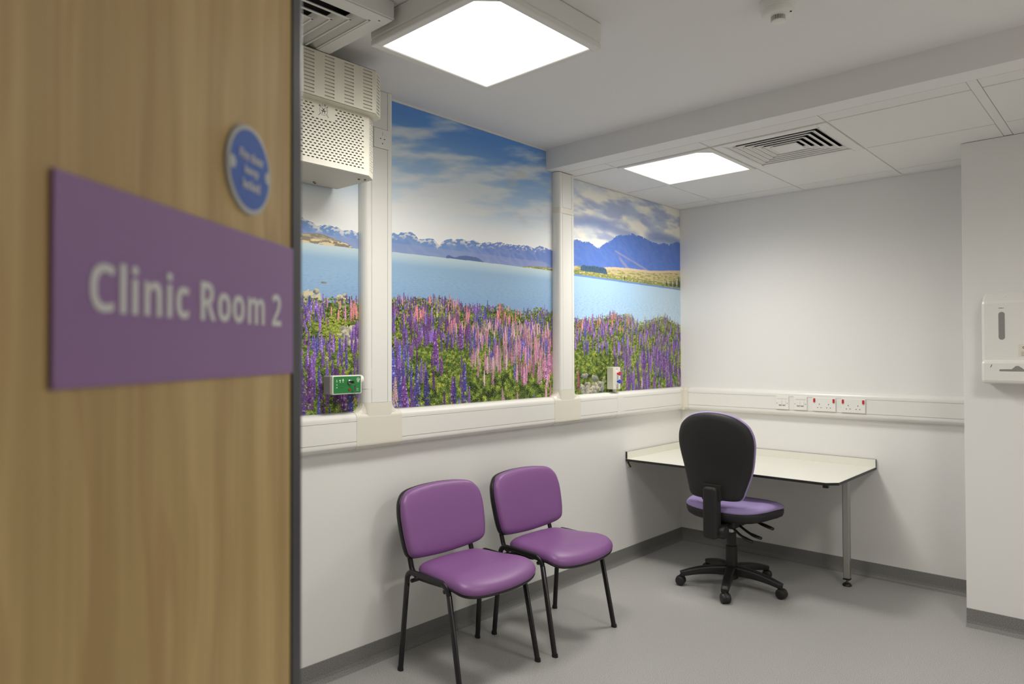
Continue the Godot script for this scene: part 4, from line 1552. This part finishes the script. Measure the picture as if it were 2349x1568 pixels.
func towel_dispenser() -> void:
	var t := thing("towel_dispenser", "white plastic paper towel dispenser on the boxed-out wall at the right edge", "towel dispenser", Vector3(2.178, 1.27, PIER_Z))
	var w := 0.286
	# side profile (depth, height) swept across the width
	var prof := PackedVector2Array([Vector2(0.001, 0.0), Vector2(0.112, 0.0), Vector2(0.122, 0.006), Vector2(0.126, 0.016), Vector2(0.126, 0.100), Vector2(0.122, 0.110), Vector2(0.110, 0.116), Vector2(0.110, 0.398), Vector2(0.106, 0.410), Vector2(0.050, 0.452), Vector2(0.040, 0.456), Vector2(0.001, 0.456)])
	var st := sto()
	var rings := []
	for q in [[-w / 2, 0.012], [-w / 2 + 0.004, 0.004], [-w / 2 + 0.012, 0.0], [w / 2 - 0.012, 0.0], [w / 2 - 0.004, 0.004], [w / 2, 0.012]]:
		var R := PackedVector3Array()
		var pp := inset(ccw(prof), q[1])
		for v in pp:
			R.append(Vector3(q[0], v.y, maxf(v.x, 0.001)))
		R.reverse()
		rings.append(R)
	loft(st, rings, false, false)
	for e in 2:
		var R: PackedVector3Array = rings[0] if e == 0 else rings[-1]
		var flat := PackedVector2Array()
		for v in R:
			flat.append(Vector2(v.z, v.y))
		var ix := Geometry2D.triangulate_polygon(flat)
		for i in range(0, ix.size(), 3):
			face_out(st, [R[ix[i]], R[ix[i + 1]], R[ix[i + 2]]], Vector3(0, 0.2, 0.05))
	obj("housing", st, M.white, t)
	st = sto()
	prism(st, rrect(0.030, 0.142, 0.0149, 8, Vector2(-0.059, 0.286)), 0.1095, 0.1106)
	obj("window_rim", st, M.plastic, t)
	st = sto()
	prism(st, rrect(0.026, 0.138, 0.0129, 8, Vector2(-0.059, 0.286)), 0.1095, 0.1109)
	obj("level_window", st, M.smoked, t)
	st = sto()
	prism(st, PackedVector2Array([Vector2(-0.069, 0.064), Vector2(-0.066, 0.061), Vector2(0.066, 0.061), Vector2(0.069, 0.064), Vector2(0.069, 0.068), Vector2(0.066, 0.071), Vector2(0.030, 0.072), Vector2(0.010, 0.088), Vector2(-0.002, 0.088), Vector2(-0.018, 0.072), Vector2(-0.066, 0.071), Vector2(-0.069, 0.068)]), 0.125, 0.1264)
	obj("towel_slot", st, M.smoked, t)
	st = sto()
	prism(st, PackedVector2Array([Vector2(-0.106, 0.0795), Vector2(-0.1035, 0.0795), Vector2(-0.1005, 0.087), Vector2(-0.0975, 0.0945), Vector2(-0.099, 0.0955), Vector2(-0.1035, 0.087)]), 0.126, 0.1264)
	obj("printed_mark", st, M.print_dark, t)
	put_text("lettering", "SMALL", M.print_dark, t, Transform3D(Basis(), Vector3(-0.060, 0.374, 0.1101)), 0.022, 0.0042, 0.0003)
	st = sto()
	box(st, Vector3(0.062, 0.163, 0.1102), Vector3(0.110, 0.062, 0.0004))
	obj("sticker", st, M.cream, t)
	st = sto()
	for k in 5:
		box(st, Vector3(0.066 if k < 4 else 0.024, 0.138 + k * 0.0045, 0.1105), Vector3(0.096 if k < 4 else 0.012, 0.0016, 0.0003))
	obj("sticker_print", st, M.print_grey, t)
	put_text("sticker_lettering", "C", M.print_dark, t, Transform3D(Basis(), Vector3(0.0285, 0.178, 0.1104)), 0.009, 0.011, 0.0003)
	st = sto()
	lathe(st, [Vector2(0.007, 0.0), Vector2(0.006, 0.002), Vector2(0.0, 0.0026)], 14, Transform3D(Basis(Vector3(1, 0, 0), 0.93), Vector3(-0.050, 0.432, 0.0785)))
	obj("lock", st, M.white, t)

# ---------------------------------------------------------------- desk
func desk() -> void:
	var t := thing("corner_desk", "white laminate corner desk with black edges and one square metal leg", "desk")
	var poly := PackedVector2Array([Vector2(0.003, -0.003), Vector2(1.375, -0.003), Vector2(1.375, -0.712), Vector2(1.322, -0.765), Vector2(0.003, -0.765)])
	var st := sto()
	prism(st, poly, 0.685, 0.6995, up_at(0, 0, 0), 0.0015)
	obj("core", st, M.black, t)
	st = sto()
	prism(st, inset(ccw(poly), 0.0016), 0.6990, 0.7004, up_at(0, 0, 0))
	obj("worktop", st, M.laminate, t)
	# upstands: black compact core with white faces
	st = sto()
	bxx(st, 0.003, 0.015, 0.7006, 0.750, 0.016, 0.763, 0.0008)
	obj("upstand", st, M.black, t)
	st = sto()
	bxx(st, 0.0145, 0.0160, 0.7006, 0.7488, 0.0165, 0.7615)
	obj("upstand_face", st, M.laminate, t)
	st = sto()
	bxx(st, 0.003, 1.374, 0.7006, 0.750, 0.003, 0.0148, 0.0008)
	obj("upstand", st, M.black, t)
	st = sto()
	bxx(st, 0.0165, 1.3725, 0.7006, 0.7488, 0.0142, 0.0158)
	obj("upstand_face", st, M.laminate, t)
	st = sto()
	bxx(st, 0.003, 1.3735, 0.7498, 0.7504, 0.004, 0.0112)
	bxx(st, 0.0045, 0.0112, 0.7498, 0.7504, 0.012, 0.7625)
	obj("sealant", st, M.laminate, t)
	# leg with a levelling foot
	var leg := sto()
	box(leg, Vector3(1.276, 0.364, 0.272), Vector3(0.0385, 0.640, 0.0385), 0.005, Basis(Vector3.UP, 0.0))
	var l := obj("leg", leg, M.alu, t)
	st = sto()
	lathe(st, [Vector2(0.0, 0.0), Vector2(0.026, 0.0), Vector2(0.027, 0.005), Vector2(0.022, 0.014), Vector2(0.011, 0.020), Vector2(0.009, 0.024), Vector2(0.0, 0.024)], 20, Transform3D(Basis(), Vector3(1.276, 0, 0.272)))
	obj("foot", st, M.black, l)
	st = sto()
	lathe(st, [Vector2(0.0, 0.024), Vector2(0.006, 0.024), Vector2(0.006, 0.038), Vector2(0.0, 0.038)], 12, Transform3D(Basis(), Vector3(1.276, 0, 0.272)))
	obj("levelling_screw", st, M.steel, l)
	st = sto()
	bxx(st, 1.2558, 1.2962, 0.038, 0.045, 0.2518, 0.2922, 0.001)
	obj("leg_cap", st, M.black, l)
	# brackets under the top
	st = sto()
	box(st, Vector3(1.312, 0.676, 0.735), Vector3(0.030, 0.018, 0.022), 0.002)
	obj("bracket", st, M.black, t)
	st = sto()
	box(st, Vector3(1.335, 0.680, 0.30), Vector3(0.030, 0.010, 0.05), 0.001)
	obj("bracket", st, M.alu, t)
	st = sto()
	bxx(st, 0.003, 0.040, 0.678, 0.6845, 0.60, 0.742, 0.001)
	bxx(st, 0.0015, 0.006, 0.640, 0.6845, 0.60, 0.742, 0.001)
	obj("bracket", st, M.cream, t)
	st = sto()
	sweep(st, [Vector3(0.014, 0.682, 0.748), Vector3(0.018, 0.668, 0.750), Vector3(0.036, 0.645, 0.752)], rrect(0.010, 0.006, 0.001, 2), Vector3(0, 0, 1), [], false)
	obj("clip", st, M.black, t)

# ---------------------------------------------------------------- chairs
func visitor_chair(at: Vector3, label: String, turn: float) -> void:
	# local +x is forward, origin on the floor under the middle of the legs
	var t := thing("visitor_chair", label, "chair", at, turn, "purple visitor chairs against the mural wall")
	var tube := ellipse(0.0108, 0.0132, 14)
	for s in [-1.0, 1.0]:
		# one bent side frame gives a rear and a front leg; each leg is its own part
		var zt: float = s * 0.233
		var zf: float = s * 0.243
		var rear := sto()
		sweep(rear, [Vector3(-0.197, 0.012, zf), Vector3(-0.163, 0.400, zt)], tube, Vector3(1, 0, 0))
		obj("leg", rear, M.black_tube, t)
		var front := sto()
		sweep(front, [Vector3(0.198, 0.012, zf), Vector3(0.118, 0.405, zt)], tube, Vector3(1, 0, 0))
		obj("leg", front, M.black_tube, t)
		var rail := sto()
		sweep(rail, smooth_path([Vector3(-0.163, 0.400, zt), Vector3(-0.159, 0.428, zt * 1.0), Vector3(-0.142, 0.446, zt), Vector3(-0.112, 0.451, zt), Vector3(0.058, 0.446, zt), Vector3(0.088, 0.440, zt), Vector3(0.107, 0.426, zt), Vector3(0.118, 0.405, zt)], 4), ellipse(0.0132, 0.0108, 14), Vector3(0, 0, 1))
		obj("side_rail", rail, M.black_tube, t)
		for q in [[-0.198, zf], [0.200, zf]]:
			var foot := sto()
			lathe(foot, [Vector2(0.0, 0.0), Vector2(0.0135, 0.0), Vector2(0.0145, 0.004), Vector2(0.013, 0.016), Vector2(0.0, 0.016)], 14, Transform3D(Basis.from_scale(Vector3(1.15, 1, 0.85)), Vector3(q[0], 0, q[1])))
			obj("foot", foot, M.black, t)
		# flat oval upright that carries the back
		var up := sto()
		sweep(up, smooth_path([Vector3(0.02, 0.414, s * 0.186), Vector3(-0.10, 0.413, s * 0.188), Vector3(-0.150, 0.420, s * 0.189), Vector3(-0.178, 0.442, s * 0.190), Vector3(-0.192, 0.480, s * 0.190), Vector3(-0.214, 0.560, s * 0.190), Vector3(-0.232, 0.640, s * 0.188)], 5), ellipse(0.0075, 0.014, 12), Vector3(0, 0, 1))
		obj("back_upright", up, M.black_tube, t)
	# cross bars under the seat
	for x in [-0.128, 0.090]:
		var bar := sto()
		sweep(bar, [Vector3(x, 0.415, -0.236), Vector3(x, 0.415, 0.236)], ellipse(0.009, 0.009, 12), Vector3.UP)
		obj("cross_bar", bar, M.black_tube, t)
	# seat: a rounded trapezium, wider at the front
	var seat := smooth_loop([Vector2(-0.158, -0.150), Vector2(-0.172, 0.0), Vector2(-0.158, 0.150), Vector2(-0.112, 0.196), Vector2(0.0, 0.214), Vector2(0.120, 0.236), Vector2(0.200, 0.226), Vector2(0.242, 0.145), Vector2(0.258, 0.0), Vector2(0.242, -0.145), Vector2(0.200, -0.226), Vector2(0.120, -0.236), Vector2(0.0, -0.214), Vector2(-0.112, -0.196)], 6)
	var sw := func(p: Vector3) -> Vector3:
		# dip in the middle and a falling front edge
		var drop := -0.030 * smoothstep(0.12, 0.27, p.x) - 0.006 * exp(-(p.x + 0.02) * (p.x + 0.02) / 0.02)
		return Vector3(p.x, p.y, p.z + drop)
	var sx := Transform3D(Basis(Vector3(1, 0, 0), Vector3(0, 0, -1), Vector3.UP), Vector3(0, 0.424, 0))
	var st := sto()
	cushion(st, seat, [[0.93, -0.002], [0.985, 0.004], [1.0, 0.012], [0.99, 0.015]], sx, sw)
	obj("seat_pan", st, M.black, t)
	st = sto()
	cushion(st, seat, [[0.985, 0.0145], [1.005, 0.022], [1.008, 0.032], [0.99, 0.043], [0.95, 0.052], [0.88, 0.0585], [0.76, 0.0625], [0.55, 0.0645], [0.30, 0.0650], [0.08, 0.0650]], sx, sw)
	obj("seat", st, M.vinyl, t)
	# back: cushion in front of a black shell, leaning back a little
	var back := smooth_loop([Vector2(-0.222, -0.148), Vector2(-0.155, -0.164), Vector2(0.0, -0.172), Vector2(0.155, -0.164), Vector2(0.222, -0.148), Vector2(0.243, -0.105), Vector2(0.252, -0.02), Vector2(0.251, 0.050), Vector2(0.232, 0.108), Vector2(0.172, 0.146), Vector2(0.0, 0.160), Vector2(-0.172, 0.146), Vector2(-0.232, 0.108), Vector2(-0.251, 0.050), Vector2(-0.252, -0.02), Vector2(-0.243, -0.105)], 6)
	var lean := deg_to_rad(13.0)
	var bx := Transform3D(Basis(Vector3(0, 0, -1), Vector3(-sin(lean), cos(lean), 0), Vector3(cos(lean), sin(lean), 0)), Vector3(-0.231, 0.647, 0))
	var bw := func(p: Vector3) -> Vector3:
		return Vector3(p.x, p.y, p.z + 0.55 * p.x * p.x - 0.012)
	st = sto()
	cushion(st, back, [[0.90, -0.008], [0.97, -0.004], [1.008, 0.006], [1.010, 0.024], [0.99, 0.028]], bx, bw)
	obj("back_shell", st, M.black, t)
	st = sto()
	cushion(st, back, [[0.985, 0.0275], [1.0, 0.033], [0.998, 0.043], [0.978, 0.053], [0.925, 0.061], [0.82, 0.0655], [0.60, 0.0680], [0.30, 0.0685], [0.08, 0.0685]], bx, bw)
	obj("backrest", st, M.vinyl, t)

func office_chair() -> void:
	# faces the desk (-z); origin on the floor under the gas column
	var t := thing("office_chair", "black and lilac swivel chair turned to the desk, seen from behind", "office chair", Vector3(0.765, 0, 0.765), 0.0)
	var st := sto()
	lathe(st, [Vector2(0.0, 0.052), Vector2(0.030, 0.052), Vector2(0.040, 0.060), Vector2(0.042, 0.100), Vector2(0.036, 0.128), Vector2(0.0, 0.130)], 24)
	obj("hub", st, M.black, t)
	for k in 5:
		var a := deg_to_rad(144.0 - 72.0 * k)
		var d := Vector3(cos(a), 0, sin(a))
		st = sto()
		var path := []
		var sizes := []
		for i in 9:
			var u := i / 8.0
			path.append(d * lerpf(0.028, 0.305, u) + Vector3(0, 0.104 - 0.034 * u * u + 0.004 * sin(PI * u), 0))
			sizes.append(Vector2(lerpf(1.0, 0.70, u), lerpf(1.0, 0.50, u)))
		sweep(st, path, rrect(0.060, 0.060, 0.013, 3), Vector3.UP, sizes)
		var arm := obj("arm", st, M.black, t)
		# twin-wheel castor
		var w := d * 0.297 + Vector3(0, 0, 0)
		var dir: float = [0.4, -0.5, 0.2, 1.0, -0.2][k] + a
		var tip := Vector3(cos(dir), 0, sin(dir))
		var side := Vector3(-sin(dir), 0, cos(dir))
		st = sto()
		lathe(st, [Vector2(0.0, 0.048), Vector2(0.013, 0.048), Vector2(0.015, 0.055), Vector2(0.013, 0.068), Vector2(0.0, 0.070)], 12, Transform3D(Basis(), w))
		var hood := ellipse(0.0300, 0.0300, 20)
		var hx := Transform3D(Basis(tip, Vector3.UP, tip.cross(Vector3.UP)), w + tip * 0.008 + Vector3(0, 0.0312, 0))
		prism(st, hood, -0.006, 0.006, hx, 0.002, true)
		obj("castor_hood", st, M.black, t)
		for q in [-1.0, 1.0]:
			st = sto()
			var wx := Transform3D(Basis(tip, side * q, tip.cross(side * q)), w + tip * 0.008 + Vector3(0, 0.0293, 0) + side * q * 0.0065)
			lathe(st, [Vector2(0.0, 0.0), Vector2(0.0288, 0.0), Vector2(0.0292, 0.010), Vector2(0.027, 0.0165), Vector2(0.020, 0.021), Vector2(0.0, 0.022)], 22, wx)
			obj("wheel", st, M.black, t)
	st = sto()
	lathe(st, [Vector2(0.0, 0.128), Vector2(0.034, 0.128), Vector2(0.0335, 0.252), Vector2(0.029, 0.256), Vector2(0.0285, 0.330), Vector2(0.0, 0.332)], 24)
	obj("column_cover", st, M.black, t)
	st = sto()
	lathe(st, [Vector2(0.0, 0.330), Vector2(0.0145, 0.330), Vector2(0.0145, 0.375), Vector2(0.0, 0.375)], 18)
	obj("gas_column", st, M.chrome, t)
	st = sto()
	box(st, Vector3(0.0, 0.400, 0.0), Vector3(0.130, 0.055, 0.20), 0.012)
	box(st, Vector3(0.0, 0.430, -0.01), Vector3(0.22, 0.012, 0.24), 0.004)
	box(st, Vector3(-0.005, 0.402, 0.14), Vector3(0.075, 0.030, 0.20), 0.006)
	obj("tilt_mechanism", st, M.black, t)
	# three paddle levers on the right-hand side
	for q in [[Vector3(0.05, 0.436, -0.04), Vector3(0.165, 0.411, -0.02), Vector3(0.258, 0.394, 0.0)], [Vector3(0.05, 0.392, 0.02), Vector3(0.130, 0.352, 0.03), Vector3(0.202, 0.336, 0.035)], [Vector3(0.03, 0.384, 0.065), Vector3(0.098, 0.338, 0.07), Vector3(0.168, 0.316, 0.075)]]:
		st = sto()
		var p: Array = smooth_path(q, 6)
		var sz := []
		for i in p.size():
			var u := i / float(p.size() - 1)
			sz.append(Vector2(0.8, 0.9) if u < 0.52 else Vector2(1.0 + 1.0 * sin(PI * clampf((u - 0.5) / 0.5, 0.0, 1.0) * 0.85 + 0.25), 1.0))
		sweep(st, p, ellipse(0.0095, 0.0085, 10), Vector3.UP, sz)
		obj("lever", st, M.black, t)
	st = sto()
	sweep(st, [Vector3(-0.05, 0.425, 0.03), Vector3(-0.17, 0.428, 0.07)], ellipse(0.006, 0.006, 8), Vector3.UP)
	obj("lever", st, M.black, t)
	# seat
	var seat := smooth_loop([Vector2(-0.185, -0.175), Vector2(0.0, -0.200), Vector2(0.185, -0.175), Vector2(0.245, -0.095), Vector2(0.268, 0.03), Vector2(0.262, 0.150), Vector2(0.215, 0.235), Vector2(0.110, 0.272), Vector2(0.0, 0.278), Vector2(-0.110, 0.272), Vector2(-0.215, 0.235), Vector2(-0.262, 0.150), Vector2(-0.268, 0.03), Vector2(-0.245, -0.095)], 6)
	var sx := up_at(0, 0.436, 0)
	var sw := func(p: Vector3) -> Vector3:
		return Vector3(p.x, p.y, p.z - 0.022 * smoothstep(0.12, 0.30, p.y) + 0.012 * smoothstep(0.1, 0.27, absf(p.x)) * smoothstep(0.2, 0.0, p.y))
	st = sto()
	cushion(st, seat, [[0.76, -0.008], [0.90, -0.005], [0.965, 0.006], [0.992, 0.024], [1.0, 0.048], [0.985, 0.052]], sx, sw)
	obj("seat_pan", st, M.black_soft, t)
	st = sto()
	cushion(st, seat, [[0.985, 0.0515], [1.004, 0.057], [0.992, 0.067], [0.95, 0.077], [0.86, 0.085], [0.70, 0.090], [0.45, 0.090], [0.2, 0.089], [0.06, 0.089]], sx, sw)
	obj("seat", st, M.fabric, t)
	# backrest: black shell behind, lilac cushion in front
	var half_back := [Vector2(0.118, -0.256), Vector2(0.160, -0.240), Vector2(0.178, -0.195), Vector2(0.193, -0.150), Vector2(0.207, -0.105), Vector2(0.222, -0.040), Vector2(0.233, 0.030), Vector2(0.236, 0.080), Vector2(0.227, 0.135), Vector2(0.196, 0.190), Vector2(0.118, 0.238)]
	var ring := [Vector2(0.0, -0.258)]
	ring.append_array(half_back)
	ring.append(Vector2(0.0, 0.256))
	for i in half_back.size():
		var v: Vector2 = half_back[half_back.size() - 1 - i]
		ring.append(Vector2(-v.x, v.y))
	var back := smooth_loop(ring, 6)
	var lean := deg_to_rad(4.0)
	# Z of this frame points forwards (-z of the room)
	var bx := Transform3D(Basis(Vector3(-1, 0, 0), Vector3(0, cos(lean), sin(lean)), Vector3(0, sin(lean), -cos(lean))), Vector3(0, 0.820, 0.262))
	var bw := func(p: Vector3) -> Vector3:
		return Vector3(p.x, p.y, p.z + 0.75 * p.x * p.x + 0.020 * exp(-(p.y + 0.10) * (p.y + 0.10) / 0.012))
	st = sto()
	cushion(st, back, [[0.06, -0.004], [0.5, -0.004], [0.86, -0.003], [0.94, 0.001], [0.99, 0.012], [1.0, 0.024], [0.985, 0.026]], bx, bw)
	obj("back_shell", st, M.black_soft, t)
	st = sto()
	cushion(st, back, [[0.985, 0.0255], [1.012, 0.030], [1.016, 0.038], [1.002, 0.047], [0.96, 0.056], [0.86, 0.063], [0.5, 0.066], [0.2, 0.066], [0.06, 0.066]], bx, bw)
	obj("backrest", st, M.fabric, t)
	# height bar and its cover
	st = sto()
	prism(st, rrect(0.088, 0.300, 0.022, 5, Vector2(0.003, 0.497)), 0.235, 0.292, Transform3D(), 0.014, true)
	obj("back_bar_cover", st, M.black_soft, t)
	st = sto()
	prism(st, rrect(0.116, 0.090, 0.006, 3, Vector2(0.003, 0.612)), 0.240, 0.2672)
	obj("bar_recess", st, M.inside, t)
	st = sto()
	lathe(st, [Vector2(0.0, -0.03), Vector2(0.036, -0.03), Vector2(0.040, -0.02), Vector2(0.040, 0.02), Vector2(0.036, 0.03), Vector2(0.0, 0.03)], 22, Transform3D(Basis(Vector3(0, 1, 0), Vector3(-1, 0, 0), Vector3(0, 0, 1)), Vector3(0.045, 0.385, 0.225)))
	obj("ratchet_knob", st, M.black, t)
	st = sto()
	sweep(st, smooth_path([Vector3(0.042, 0.600, 0.262), Vector3(0.040, 0.500, 0.268), Vector3(0.032, 0.420, 0.262)]), ellipse(0.0022, 0.0022, 6), Vector3(0, 0, 1))
	obj("pull_cord", st, M.black, t)
